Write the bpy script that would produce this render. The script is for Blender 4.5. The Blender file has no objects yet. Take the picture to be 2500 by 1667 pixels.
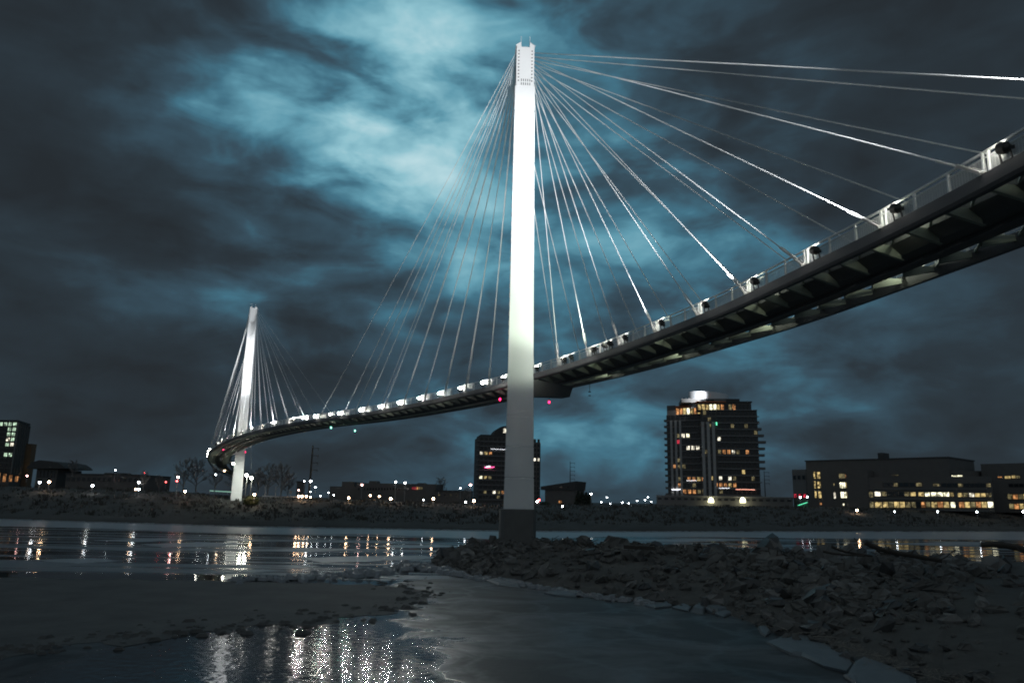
import bpy, math, random
import numpy as np
from mathutils import Vector, Matrix, Quaternion
random.seed(7)
rnd = random.Random(11)
sc = bpy.context.scene
COL = sc.collection

# ------------------------------------------------------------------ camera
LENS_PX, PITCH, ROLL, CAM_Z = 1852.0, math.radians(11.86), math.radians(1.05), 7.0
cam = bpy.data.cameras.new('camera'); cam_ob = bpy.data.objects.new('camera', cam); COL.objects.link(cam_ob)
cam.sensor_width = 36.0; cam.lens = LENS_PX / 2500 * 36.0
cam.clip_start = 0.2; cam.clip_end = 9000
CAM_M = Matrix.Rotation(math.pi / 2 + PITCH, 3, 'X') @ Matrix.Rotation(ROLL, 3, 'Z')
cam_ob.rotation_euler = CAM_M.to_euler(); cam_ob.location = (0, 0, CAM_Z)
sc.camera = cam_ob

def ray(px, py):
    v = CAM_M @ Vector((px - 1250, -(py - 833.5), -LENS_PX))
    return v / math.hypot(v.x, v.y)
def at(px, py, d):            # the place seen at survey pixel (px, py) of the 2500 px photograph, d metres away over the ground
    return Vector((0, 0, CAM_Z)) + ray(px, py) * d
def on_level(px, py, z):
    r = ray(px, py); return Vector((0, 0, CAM_Z)) + r * ((z - CAM_Z) / r.z)

# ------------------------------------------------------------------ world: dusk sky with broken cloud
w = bpy.data.worlds.new("World"); sc.world = w; w.use_nodes = True
nt = w.node_tree; nt.nodes.clear()
def N(t, kind, **kw):
    n = t.nodes.new(kind)
    for k, v in kw.items(): setattr(n, k, v)
    return n
def M(t, op, a, b=None, c=None, clamp=False):
    n = t.nodes.new('ShaderNodeMath'); n.operation = op; n.use_clamp = clamp
    for i, x in enumerate((a, b, c)):
        if x is None: continue
        if isinstance(x, (int, float)): n.inputs[i].default_value = x
        else: t.links.new(x, n.inputs[i])
    return n.outputs[0]
def VM(t, op, a, b=None, c=None):
    n = t.nodes.new('ShaderNodeVectorMath'); n.operation = op
    for i, x in enumerate((a, b, c)):
        if x is None: continue
        if isinstance(x, (tuple, list)): n.inputs[i].default_value = x
        else: t.links.new(x, n.inputs[i])
    return n
def srgb(r, g, b):
    f = lambda c: (c / 12.92 if c <= .04045 else ((c + .055) / 1.055) ** 2.4)
    return (f(r / 255), f(g / 255), f(b / 255), 1)
tc = N(nt, 'ShaderNodeTexCoord'); sep = N(nt, 'ShaderNodeSeparateXYZ'); nt.links.new(tc.outputs['Generated'], sep.inputs[0])
X, Y, Z = sep.outputs
az = M(nt, 'ARCTAN2', X, Y); el = M(nt, 'ARCSINE', Z)
den = M(nt, 'ADD', M(nt, 'ABSOLUTE', Z), 0.24)
cloud_xy = N(nt, 'ShaderNodeCombineXYZ')
nt.links.new(M(nt, 'DIVIDE', X, den), cloud_xy.inputs[0]); nt.links.new(M(nt, 'DIVIDE', Y, den), cloud_xy.inputs[1])
def noise(t, vec, scale, detail=5, rough=.55, dist=0.0, dims='3D'):
    n = N(t, 'ShaderNodeTexNoise'); n.noise_dimensions = dims
    t.links.new(vec, n.inputs['Vector'])
    n.inputs['Scale'].default_value = scale; n.inputs['Detail'].default_value = detail
    n.inputs['Roughness'].default_value = rough; n.inputs['Distortion'].default_value = dist
    return n
warp = noise(nt, VM(nt, 'MULTIPLY', tc.outputs['Generated'], (1, 1, 1.6)).outputs[0], 4.2, 3, .5)
warp2 = noise(nt, VM(nt, 'MULTIPLY', tc.outputs['Generated'], (1, 1, 1.5)).outputs[0], 11.0, 4, .55)
wv = VM(nt, 'ADD', VM(nt, 'SUBTRACT', warp.outputs['Color'], (.5, .5, .5)).outputs[0], VM(nt, 'SUBTRACT', warp2.outputs['Color'], (.5, .5, .5)).outputs[0])
azel = N(nt, 'ShaderNodeCombineXYZ'); nt.links.new(az, azel.inputs[0]); nt.links.new(el, azel.inputs[1])
azw = VM(nt, 'MULTIPLY_ADD', wv.outputs[0], (.15, .12, 0), azel.outputs[0])
BLOBS = [  # openings and banks in the cloud: where (surveyed), how wide, how strong
    (890, 180, 225, 255, .36), (930, 240, 130, 180, .42), (650, 200, 140, 90, .21), (800, 10, 170, 90, .20), (1290, 40, 120, 80, .24),
    (1120, 480, 110, 130, .20), (1290, 300, 130, 120, .13), (1500, 430, 240, 150, .13), (1400, 620, 330, 110, .16), (1080, 640, 150, 110, .12), (1080, 80, 120, 90, .14),
    (560, 310, 240, 150, .11), (1480, 930, 300, 110, .13), (1960, 850, 280, 120, .13), (560, 640, 240, 60, .10), (90, 560, 150, 40, .07),
    (1760, 620, 180, 120, .08), (820, 740, 260, 50, .08), (1320, 1010, 200, 70, .10), (1700, 1000, 200, 60, .03),
    (1150, 330, 50, 70, -.22), (880, 480, 130, 60, -.20), (690, 80, 110, 70, -.16), (850, 350, 70, 18, -.14), (1330, 600, 90, 30, -.10),
    (1120, 170, 60, 60, -.08), (2250, 330, 330, 330, -.19), (2300, 60, 330, 160, -.10), (60, 130, 280, 300, -.20), (30, 450, 160, 260, -.12), (200, 900, 420, 190, -.19), (2330, 1020, 320, 210, -.19),
    (420, 470, 330, 60, -.08), (1500, 800, 200, 50, -.08), (1900, 330, 200, 120, -.06),
]
t_sum = 0.315
for (bx, by, sx, sy, amp) in BLOBS:
    r = ray(bx / .9408, by / .9408).normalized()
    a0, e0 = math.atan2(r.x, r.y), math.asin(r.z)
    k = 1 / (LENS_PX * .9408)
    ix, iy = 1 / (sx * k * 1.25), 1 / (sy * k * 1.25)
    v = VM(nt, 'MULTIPLY_ADD', azw.outputs[0], (ix, iy, 0), (-a0 * ix, -e0 * iy, 0))
    d = VM(nt, 'DOT_PRODUCT', v.outputs[0], v.outputs[0]).outputs['Value']
    t_sum = M(nt, 'MULTIPLY_ADD', M(nt, 'POWER', .3679, d), amp, t_sum)
str_xy = VM(nt, 'MULTIPLY', tc.outputs['Generated'], (1, 1, 2.1))
cl = noise(nt, str_xy.outputs[0], 5.0, 5, .47, .45)
cl2 = noise(nt, VM(nt, 'MULTIPLY', tc.outputs['Generated'], (1, 1, 2.4)).outputs[0], 9.5, 4, .52, .5)
bil = M(nt, 'SUBTRACT', cl.outputs['Fac'], .5); fine = M(nt, 'SUBTRACT', cl2.outputs['Fac'], .5)
gain = M(nt, 'ADD', M(nt, 'MULTIPLY', t_sum, 1.75), .26)          # lit cloud shows its billows, the dark cover is flat
nz = M(nt, 'MULTIPLY', M(nt, 'ADD', M(nt, 'MULTIPLY', bil, 1.25), M(nt, 'MULTIPLY', fine, .72)), gain)
t_all = M(nt, 'MULTIPLY', M(nt, 'ADD', t_sum, nz), .625, clamp=True)
ramp = N(nt, 'ShaderNodeValToRGB'); nt.links.new(t_all, ramp.inputs[0])
els = ramp.color_ramp.elements
for i, (p, c) in enumerate([(0.0, (38, 44, 49)), (.12, (45, 56, 64)), (.25, (56, 79, 93)), (.375, (67, 113, 133)), (.52, (98, 155, 174)), (.72, (142, 193, 206)), (1.0, (194, 224, 230))]):
    e = els[i] if i < 2 else els.new(p)
    e.position = p; e.color = srgb(*c)
sky = N(nt, 'ShaderNodeTexSky', sky_type='NISHITA', sun_disc=False)
sky.sun_elevation = math.radians(-4); sky.sun_rotation = math.radians(-20)
bg1 = N(nt, 'ShaderNodeBackground'); bg1.inputs[1].default_value = 1.0; nt.links.new(ramp.outputs[0], bg1.inputs[0])
bg2 = N(nt, 'ShaderNodeBackground'); bg2.inputs[1].default_value = .004; nt.links.new(sky.outputs[0], bg2.inputs[0])
addw = N(nt, 'ShaderNodeAddShader'); nt.links.new(bg1.outputs[0], addw.inputs[0]); nt.links.new(bg2.outputs[0], addw.inputs[1])
outw = N(nt, 'ShaderNodeOutputWorld'); nt.links.new(addw.outputs[0], outw.inputs[0])

# very soft, weak fill sun from behind the camera, added to lift the darks
sl = bpy.data.lights.new('sun', 'SUN'); sl.energy = .19; sl.angle = math.radians(120); sl.color = (1, .90, .80)
so = bpy.data.objects.new('sun', sl); COL.objects.link(so)
so.rotation_euler = Vector((.25, .9, -1)).to_track_quat('-Z', 'Y').to_euler(); so.location = (0, 0, 200)

sc.view_settings.view_transform = 'Standard'; sc.view_settings.look = 'None'
sc.view_settings.exposure = 0; sc.view_settings.gamma = 1; sc.view_settings.use_curve_mapping = False
sc.render.engine = 'CYCLES'
sc.cycles.use_denoising = True; sc.cycles.denoising_prefilter = 'NONE'; sc.cycles.denoising_input_passes = 'RGB_ALBEDO_NORMAL'
sc.cycles.max_bounces = 5; sc.cycles.diffuse_bounces = 2; sc.cycles.glossy_bounces = 3; sc.cycles.transparent_max_bounces = 6
sc.cycles.caustics_reflective = True; sc.cycles.blur_glossy = 0.3
sc.cycles.use_adaptive_sampling = False; sc.cycles.filter_width = 1.9; sc.cycles.sample_clamp_indirect = 5; sc.cycles.sample_clamp_direct = 0

# ------------------------------------------------------------------ materials
MATS = {}
def mat(name, col=(.5, .5, .5), rough=.6, metal=0.0, vary=0.0, scale=4.0, bump=0.0, bscale=20.0, emit=None, estr=0.0, spec=.5):
    if name in MATS: return MATS[name]
    m = bpy.data.materials.new(name); m.use_nodes = True; MATS[name] = m
    t = m.node_tree; b = t.nodes['Principled BSDF']
    b.inputs['Base Color'].default_value = (*col, 1); b.inputs['Roughness'].default_value = rough
    b.inputs['Metallic'].default_value = metal; b.inputs['Specular IOR Level'].default_value = spec
    c = t.nodes.new('ShaderNodeTexCoord')
    if vary > 0:
        n = noise(t, c.outputs['Object'], scale, 6, .6)
        mix = N(t, 'ShaderNodeMix', data_type='RGBA'); t.links.new(n.outputs['Fac'], mix.inputs['Factor'])
        mix.inputs['A'].default_value = (*[max(0, x * (1 - vary)) for x in col], 1); mix.inputs['B'].default_value = (*[min(1, x * (1 + vary)) for x in col], 1)
        t.links.new(mix.outputs['Result'], b.inputs['Base Color'])
    if bump > 0:
        n2 = noise(t, c.outputs['Object'], bscale, 5, .6)
        bp = N(t, 'ShaderNodeBump'); bp.inputs['Strength'].default_value = bump; bp.inputs['Distance'].default_value = .05
        t.links.new(n2.outputs['Fac'], bp.inputs['Height']); t.links.new(bp.outputs[0], b.inputs['Normal'])
    if emit:
        if name != 'floodlight_lens': m.cycles.emission_sampling = 'NONE'
        b.inputs['Emission Color'].default_value = (*emit, 1); b.inputs['Emission Strength'].default_value = estr
    return m
def no_nee(m): m.cycles.emission_sampling = 'NONE'; return m     # small far glows: seen and mirrored, their light on the ground comes from their lamp
def lit_window(name, col, strength):
    """a lit room behind glass: curtains, furniture and lamps vary the light across it"""
    m = mat(name, (.03, .03, .03), .2)
    t = m.node_tree; b = t.nodes['Principled BSDF']
    c = t.nodes.new('ShaderNodeTexCoord'); oi = t.nodes.new('ShaderNodeObjectInfo')
    off = VM(t, 'MULTIPLY_ADD', c.outputs['Object'], (1, 1, 1), (0, 0, 0))
    addv = t.nodes.new('ShaderNodeVectorMath'); addv.operation = 'ADD'
    cx = t.nodes.new('ShaderNodeCombineXYZ'); t.links.new(M(t, 'MULTIPLY', oi.outputs['Random'], 90.0), cx.inputs[0]); t.links.new(M(t, 'MULTIPLY', oi.outputs['Random'], 33.0), cx.inputs[2])
    t.links.new(off.outputs[0], addv.inputs[0]); t.links.new(cx.outputs[0], addv.inputs[1])
    vo = N(t, 'ShaderNodeTexVoronoi', distance='CHEBYCHEV'); vo.inputs['Scale'].default_value = .9; t.links.new(addv.outputs[0], vo.inputs['Vector'])
    sx = t.nodes.new('ShaderNodeSeparateColor'); t.links.new(vo.outputs['Color'], sx.inputs[0])
    n = noise(t, addv.outputs[0], 1.6, 3, .6)
    f = M(t, 'MULTIPLY', M(t, 'POWER', sx.outputs[0], 1.3), M(t, 'MULTIPLY', n.outputs['Fac'], 2.4))
    f = M(t, 'ADD', f, .12)
    e = M(t, 'MULTIPLY', f, strength)
    b.inputs['Emission Color'].default_value = (*col, 1); t.links.new(e, b.inputs['Emission Strength']); no_nee(m)
    return m

m_white = mat('white_painted_steel', (.78, .79, .79), .45, vary=.05, scale=.6, bump=.05, bscale=6)
m_concrete = mat('pale_pier_concrete', (.42, .42, .40), .85, vary=.15, scale=.8, bump=.25, bscale=5)
m_footing = mat('damp_dark_concrete', (.14, .14, .135), .8, vary=.3, scale=.7, bump=.3, bscale=4)
m_girder = mat('charcoal_painted_steel', (.10, .10, .102), .5, vary=.15, scale=.5, bump=.05)
m_deck = mat('deck_underside', (.17, .17, .165), .85, vary=.2, scale=.7)
m_beam = mat('grey_green_beam_paint', (.34, .37, .30), .55, vary=.12, scale=1.2)
m_rail = mat('stainless_rail', (.76, .77, .76), .45, vary=.05)
m_mesh = mat('stainless_mesh', (.62, .63, .62), .5)
m_cable = mat('white_cable_sheath', (.70, .71, .71), .8, spec=0)
m_socket = mat('galvanised_socket', (.42, .42, .41), .55, vary=.15)
m_lamp_body = mat('black_lamp_housing', (.035, .035, .033), .5, vary=.2)
m_lens = mat('floodlight_lens', (.8, .8, .8), .3, emit=(1, .97, .88), estr=950)
m_lens_dim = mat('floodlight_lens_away', (.8, .8, .8), .3, emit=(1, .97, .88), estr=60)
GREEN = (.86, 1, .80)
m_bolt = mat('dark_bolt', (.05, .05, .05), .5)
m_red = mat('red_navigation_lens', (.3, .01, .03), .3, emit=(1, .02, .12), estr=7)
m_green = mat('green_navigation_lens', (.01, .3, .2), .3, emit=(.25, 1, .75), estr=7)
m_pole = mat('galvanised_pole', (.33, .33, .34), .5, metal=.3)
m_wood_pole = mat('weathered_timber_pole', (.075, .065, .055), .9, vary=.3, scale=2)
m_lampw = mat('street_lamp_glow', (.8, .8, .8), .3, emit=(.85, .93, 1), estr=26)
m_lampp = mat('pink_lamp_glow', (.8, .6, .6), .3, emit=(1, .55, .5), estr=26)
m_lampo = mat('amber_lamp_glow', (.8, .6, .4), .3, emit=(1, .66, .40), estr=34)
m_lampr = mat('red_lamp_glow', (.5, .05, .05), .3, emit=(1, .10, .10), estr=12)
m_wall_dark = mat('dark_brick', (.135, .128, .122), .9, vary=.2, scale=.5)
m_wall_grey = mat('grey_cladding', (.16, .16, .158), .8, vary=.15, scale=.3)
m_wall_pale = mat('pale_precast_pier', (.40, .39, .38), .8, vary=.1, scale=.4)
m_slab = mat('balcony_concrete', (.24, .24, .245), .8, vary=.1)
m_frame = mat('dark_window_frame', (.05, .05, .05), .5)
m_glass = mat('dark_window_glass', (.025, .028, .032), .12)
m_drum = mat('white_rooftop_drum', (.72, .74, .76), .6, vary=.08, scale=.3)
m_roof = mat('dark_roof', (.07, .07, .07), .9, vary=.2)
m_bark = mat('winter_bark', (.23, .215, .205), .95, vary=.3)
m_everg = mat('evergreen_needles', (.04, .05, .035), .9, vary=.3)
m_leaf = mat('shrub_leaves', (.085, .11, .05), .8, vary=.4, scale=6)
m_rock = mat('riprap_limestone', (.115, .112, .106), .9, vary=.45, scale=1.3, bump=.5, bscale=6)
m_rock2 = mat('riprap_limestone_pale', (.18, .177, .17), .9, vary=.4, scale=1.6, bump=.5, bscale=6)
m_drift = mat('wet_driftwood', (.055, .047, .04), .8, vary=.3, scale=3, bump=.4, bscale=14)
m_twig = mat('bleached_twig', (.26, .24, .21), .8, vary=.3)
WIN = {
    'y': lit_window('lit_room_yellow', (1, .74, .30), .75), 'o': lit_window('lit_room_orange', (1, .44, .16), .75), 'w': lit_window('lit_room_white', (1, .93, .74), 1.6),
    'b': lit_window('lit_room_bright', (1, .95, .66), 2.3), 'd': lit_window('lit_room_dim', (.75, .62, .30), .28), 'g': lit_window('lit_room_green', (.66, .92, .66), 1.1),
    'r': lit_window('lit_room_red', (1, .05, .10), .9), 'k': m_glass,
}

# ------------------------------------------------------------------ builders
LOC = {}
def tag(o, label=None, cat=None, group=None, kind=None):
    if label: o['label'] = label
    if cat: o['category'] = cat
    if group: o['group'] = group
    if kind: o['kind'] = kind
    return o
def empty(name, loc, label, cat, group=None):
    o = bpy.data.objects.new(name, None); COL.objects.link(o); o.location = loc; o.empty_display_size = .5
    LOC[o.name] = Vector(loc); return tag(o, label, cat, group)
class MB:
    def __init__(s): s.v = []; s.f = []
    def add(s, vs, fs):
        b = len(s.v); s.v += [tuple(p) for p in vs]; s.f += [tuple(i + b for i in q) for q in fs]
    def hexa(s, p):  # 4 bottom (ccw from above), 4 top
        s.add(p, [(3, 2, 1, 0), (4, 5, 6, 7), (0, 1, 5, 4), (1, 2, 6, 5), (2, 3, 7, 6), (3, 0, 4, 7)])
    def box(s, c, sz):
        x, y, z = c; a, b, h = sz[0] / 2, sz[1] / 2, sz[2] / 2
        s.hexa([(x - a, y - b, z - h), (x + a, y - b, z - h), (x + a, y + b, z - h), (x - a, y + b, z - h), (x - a, y - b, z + h), (x + a, y - b, z + h), (x + a, y + b, z + h), (x - a, y + b, z + h)])
    def bar(s, p, q, wd, ht, up=(0, 0, 1)):
        p, q = Vector(p), Vector(q); d = (q - p)
        if d.length < 1e-6: return
        d.normalize(); u = Vector(up); sd = d.cross(u)
        if sd.length < 1e-4: sd = d.cross(Vector((1, 0, 0)))
        sd.normalize(); u2 = sd.cross(d); a = sd * wd / 2; b = u2 * ht / 2
        s.hexa([p - a - b, p + a - b, q + a - b, q - a - b, p - a + b, p + a + b, q + a + b, q - a + b])
    def tube(s, p, q, r0, r1=None, n=8, cap=True):
        p, q = Vector(p), Vector(q); r1 = r0 if r1 is None else r1
        d = q - p
        if d.length < 1e-6: return
        d.normalize(); a = d.orthogonal().normalized(); b = d.cross(a)
        vs = [p + (a * math.cos(2 * math.pi * i / n) + b * math.sin(2 * math.pi * i / n)) * r0 for i in range(n)] + [q + (a * math.cos(2 * math.pi * i / n) + b * math.sin(2 * math.pi * i / n)) * r1 for i in range(n)]
        fs = [(i, (i + 1) % n, n + (i + 1) % n, n + i) for i in range(n)]
        if cap: fs += [tuple(range(n))[::-1], tuple(range(n, 2 * n))]
        s.add(vs, fs)
    def path(s, pts, radii, n=6):
        pts = [Vector(p) for p in pts]; rings = []
        for i, p in enumerate(pts):
            d = (pts[min(i + 1, len(pts) - 1)] - pts[max(i - 1, 0)]).normalized()
            a = d.cross(Vector((.13, .2, 1))).normalized(); b = d.cross(a)
            rings.append([p + (a * math.cos(2 * math.pi * k / n) + b * math.sin(2 * math.pi * k / n)) * radii[i] for k in range(n)])
        vs = [v for r in rings for v in r]; fs = []
        for i in range(len(rings) - 1):
            fs += [(i * n + k, i * n + (k + 1) % n, (i + 1) * n + (k + 1) % n, (i + 1) * n + k) for k in range(n)]
        fs += [tuple(range(n))[::-1], tuple((len(rings) - 1) * n + k for k in range(n))]
        s.add(vs, fs)
    def prism(s, poly, ext):
        n = len(poly); e = Vector(ext); poly = [Vector(p) for p in poly]
        s.add(poly + [p + e for p in poly], [tuple(range(n))[::-1], tuple(range(n, 2 * n))] + [(i, (i + 1) % n, n + (i + 1) % n, n + i) for i in range(n)])
    def sphere(s, c, r, n=10, m=6):
        c = Vector(c); vs = [c + Vector((0, 0, r))]
        for j in range(1, m):
            for i in range(n):
                a, b = math.pi * j / m, 2 * math.pi * i / n
                vs.append(c + Vector((math.sin(a) * math.cos(b), math.sin(a) * math.sin(b), math.cos(a))) * r)
        vs.append(c - Vector((0, 0, r))); L = len(vs) - 1
        fs = [(0, 1 + i, 1 + (i + 1) % n) for i in range(n)] + [(L, L - n + (i + 1) % n, L - n + i) for i in range(n)]
        for j in range(m - 2):
            fs += [(1 + j * n + i, 1 + (j + 1) * n + i, 1 + (j + 1) * n + (i + 1) % n, 1 + j * n + (i + 1) % n) for i in range(n)]
        s.add(vs, fs)
    def mesh(s, name, material, off=(0, 0, 0), smooth=False):
        me = bpy.data.meshes.new(name)
        v = np.array([tuple(p) for p in s.v], dtype=float) - np.array(tuple(off))
        me.from_pydata(v.tolist(), [], s.f); me.update()
        if smooth: me.shade_smooth()
        if material: me.materials.append(material)
        return me
    def build(s, name, material, parent=None, smooth=False):
        """one mesh object; vertices are given in world coordinates"""
        if parent is None:
            a = np.array([tuple(p) for p in s.v]); org = Vector(((a[:, 0].min() + a[:, 0].max()) / 2, (a[:, 1].min() + a[:, 1].max()) / 2, a[:, 2].min()))
        else: org = LOC[parent.name]
        o = bpy.data.objects.new(name, s.mesh(name, material, org, smooth)); COL.objects.link(o)
        if parent is None: o.location = org
        else: o.parent = parent
        LOC[o.name] = org
        return o
def link_mesh(name, me, parent, loc=(0, 0, 0), quat=None, scale=None):
    o = bpy.data.objects.new(name, me); COL.objects.link(o); o.parent = parent; o.location = loc
    if quat is not None: o.rotation_mode = 'QUATERNION'; o.rotation_quaternion = quat
    if scale is not None: o.scale = scale
    return o
def spot(parent, loc_local, quat, energy, angle, color=(.96, .98, 1), radius=.25, blend=1.0):
    l = bpy.data.lights.new('floodlight_beam', 'SPOT'); l.energy = energy; l.spot_size = angle; l.spot_blend = blend; l.color = color; l.shadow_soft_size = radius
    o = bpy.data.objects.new('floodlight_beam', l); COL.objects.link(o); o.parent = parent; o.location = loc_local; o.rotation_mode = 'QUATERNION'; o.rotation_quaternion = quat
    return o
def point(parent, loc_local, energy, color, radius=.2):
    l = bpy.data.lights.new('lamp_or_fill_light', 'POINT'); l.energy = energy; l.color = color; l.shadow_soft_size = radius
    o = bpy.data.objects.new('lamp_or_fill_light', l); COL.objects.link(o); o.location = loc_local
    if parent: o.parent = parent
    return o

# ================================================================== SETTING
# ---- far bank: waterline surveyed along the river, ground rising behind it
WL = [(-2600, 1215), (-900, 1240), (0, 1268), (300, 1277), (600, 1286), (900, 1291), (1230, 1297), (1500, 1298), (2000, 1298), (2500, 1298), (3400, 1300), (4400, 1345)]
wl = []
for i in range(len(WL) - 1):
    for k in range(10):
        f = k / 10; wl.append((WL[i][0] * (1 - f) + WL[i + 1][0] * f, WL[i][1] * (1 - f) + WL[i + 1][1] * f))
ZT = [(-2600, 9.0), (0, 8.8), (400, 8.0), (600, 6.6), (900, 6.2), (1200, 5.4), (1600, 6.2), (2000, 6.6), (2500, 7.0), (4400, 8)]
def ztop(px): return float(np.interp(px, [a for a, b in ZT], [b for a, b in ZT]))
OFF = [(-8, -1.2, 0), (0, 0.0, 0), (1.5, .55, 0), (5, 1.0, 0), (14, 1.9, .12), (28, .40, 1), (44, .62, 1), (60, .85, 1), (80, .99, 1), (100, 1, 1), (150, 1, 1), (240, 1, 1), (420, 1, 1), (800, 1, 1), (1600, 1, 1), (4200, 1, 1)]
def bank_z(px, off):
    zs = []
    zt_ = ztop(px)
    vals = [(o, z if m < .5 else z * zt_) for o, z, m in OFF]
    return float(np.interp(off, [v[0] for v in vals], [v[1] for v in vals]))
V = []; F = []
brnd = random.Random(3)
rows = len(OFF)
for (px, py) in wl:
    p = on_level(px, py, 0); d = p.copy(); d.z = 0; L = d.length; d.normalize()
    jit = brnd.uniform(-1.2, 1.2)
    for o, z, m in OFF:
        q = d * (L + o + jit * (1 if o < 60 else 0)); zz = bank_z(px, o) + (brnd.uniform(-.25, .25) if 3 < o < 300 else 0)
        V.append((q.x, q.y, zz))
for i in range(len(wl) - 1):
    for j in range(rows - 1):
        a = i * rows + j; F.append((a, a + rows, a + rows + 1, a + 1))
mb = MB(); mb.v = V; mb.f = F
m_bank = mat('bank_earth_and_dead_grass', (.078, .075, .068), .95, vary=.5, scale=.12, bump=.6, bscale=1.2)
tag(mb.build('far_bank', m_bank), kind='structure')
mb = MB()
for k in range(5200):
    px = brnd.uniform(-500, 3000); o_ = 8 + 80 * brnd.random(); py = float(np.interp(px, [a for a, b in WL], [b for a, b in WL])); p = on_level(px, py, 0); d = p.copy(); d.z = 0; L = d.length; d.normalize()
    c = d * (L + o_); c.z = bank_z(px, o_) - .2; h = brnd.uniform(.2, .6) * (1.9 if brnd.random() < .12 else 1)
    for q in range(4):
        u = Vector((brnd.uniform(-.6, .6), brnd.uniform(-.4, .4), 0)); wv_ = Vector((brnd.uniform(-1, 1), brnd.uniform(-1, 1), 0)).normalized() * h * .35; tip = u * 1.8 + Vector((0, 0, h + .2)); mb.add([c + u - wv_, c + u + wv_, c + tip + wv_ * .5, c + tip - wv_ * .4], [(0, 1, 2, 3)])
tag(mb.build('bank_brush', mat('dead_brush', (.085, .08, .07), .95, vary=.4)), kind='stuff')
# ragged ice and scum edge along the far waterline
ice_c = mat('river_ice', (.24, .255, .27), .5, vary=.3, scale=.8, bump=.3, bscale=4)
mb = MB()
for i in range(len(wl) - 1):
    for k in range(14):
        f = (k + brnd.random()) / 14
        px = wl[i][0] * (1 - f) + wl[i + 1][0] * f; py = wl[i][1] * (1 - f) + wl[i + 1][1] * f
        if not -200 < px < 2700: continue
        p = on_level(px, py, 0); s = brnd.uniform(.2, .75)
        u = Vector((brnd.uniform(-1, 1), brnd.uniform(-1, 1), 0)).normalized() * s * 1.6; v2 = Vector((-u.y, u.x, 0)) * .5
        c = p + Vector((brnd.uniform(-.5, .5), brnd.uniform(-2.0, .3), 0)); h = Vector((0, 0, s * .35))
        mb.hexa([c - u - v2, c + u - v2, c + u + v2, c - u + v2, c - u * .7 - v2 * .7 + h, c + u * .6 - v2 * .7 + h, c + u * .7 + v2 * .6 + h, c - u * .7 + v2 * .7 + h])
tag(mb.build('shore_ice', ice_c), kind='stuff')

# ---- river
def water_material():
    m = bpy.data.materials.new('slow_river_water'); m.use_nodes = True; t = m.node_tree; b = t.nodes['Principled BSDF']
    c = N(t, 'ShaderNodeTexCoord')
    v1 = VM(t, 'MULTIPLY', c.outputs['Object'], (.035, .22, 1)); v2 = VM(t, 'MULTIPLY', c.outputs['Object'], (.35, 1.1, 1)); v3 = VM(t, 'MULTIPLY', c.outputs['Object'], (.015, .20, 1))
    n1 = noise(t, v1.outputs[0], 1, 4, .6, .4); n2 = noise(t, v2.outputs[0], 1, 3, .55)
    n3 = noise(t, v3.outputs[0], 1, 5, .62, .6)
    h = M(t, 'ADD', M(t, 'MULTIPLY', n1.outputs['Fac'], .5), M(t, 'MULTIPLY', n2.outputs['Fac'], .035))
    bp = N(t, 'ShaderNodeBump'); bp.inputs['Strength'].default_value = .22; bp.inputs['Distance'].default_value = .35
    t.links.new(h, bp.inputs['Height']); t.links.new(bp.outputs[0], b.inputs['Normal'])
    rp = N(t, 'ShaderNodeValToRGB'); t.links.new(n3.outputs['Fac'], rp.inputs[0])
    rp.color_ramp.elements[0].position = .47; rp.color_ramp.elements[0].color = (0, 0, 0, 1)
    rp.color_ramp.elements[1].position = .56; rp.color_ramp.elements[1].color = (1, 1, 1, 1)
    mix = N(t, 'ShaderNodeMix', data_type='RGBA'); t.links.new(rp.outputs[0], mix.inputs['Factor'])
    mix.inputs['A'].default_value = (.010, .013, .014, 1); mix.inputs['B'].default_value = (.20, .22, .235, 1)
    t.links.new(mix.outputs['Result'], b.inputs['Base Color'])
    t.links.new(M(t, 'MULTIPLY_ADD', rp.outputs[0], .40, .05), b.inputs['Roughness'])
    b.inputs['IOR'].default_value = 1.33
    return m
mb = MB(); mb.add([(-2500, -60, 0), (2500, -60, 0), (2500, 1500, 0), (-2500, 1500, 0)], [(0, 1, 2, 3)])
river = mb.build('river', water_material()); tag(river, kind='structure')

def sheet(name, pts, z, material, thick=.25, wob=.25, seed=1):
    """a flat-topped sheet with a ragged rim, from an outline in plan"""
    r = random.Random(seed); out = []
    for i in range(len(pts)):
        a, b = Vector(pts[i]), Vector(pts[(i + 1) % len(pts)]); n = max(2, int((b - a).length / 1.2)); nrm = Vector((-(b - a).y, (b - a).x)).normalized()
        for k in range(n):
            q = a.lerp(b, k / n) + nrm * r.uniform(-wob, wob); out.append((q.x, q.y))
    top = [(x, y, z) for x, y in out]; bot = [(x, y, z - thick) for x, y in out]; n = len(out)
    mb = MB(); mb.add(top + bot, [tuple(range(n))] + [(i, n + i, n + (i + 1) % n, (i + 1) % n) for i in range(n)])
    o = mb.build(name, material); tag(o, kind='structure'); return o
def P2(px, py, z=0):
    p = on_level(px, py, z); return (p.x, p.y)

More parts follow.
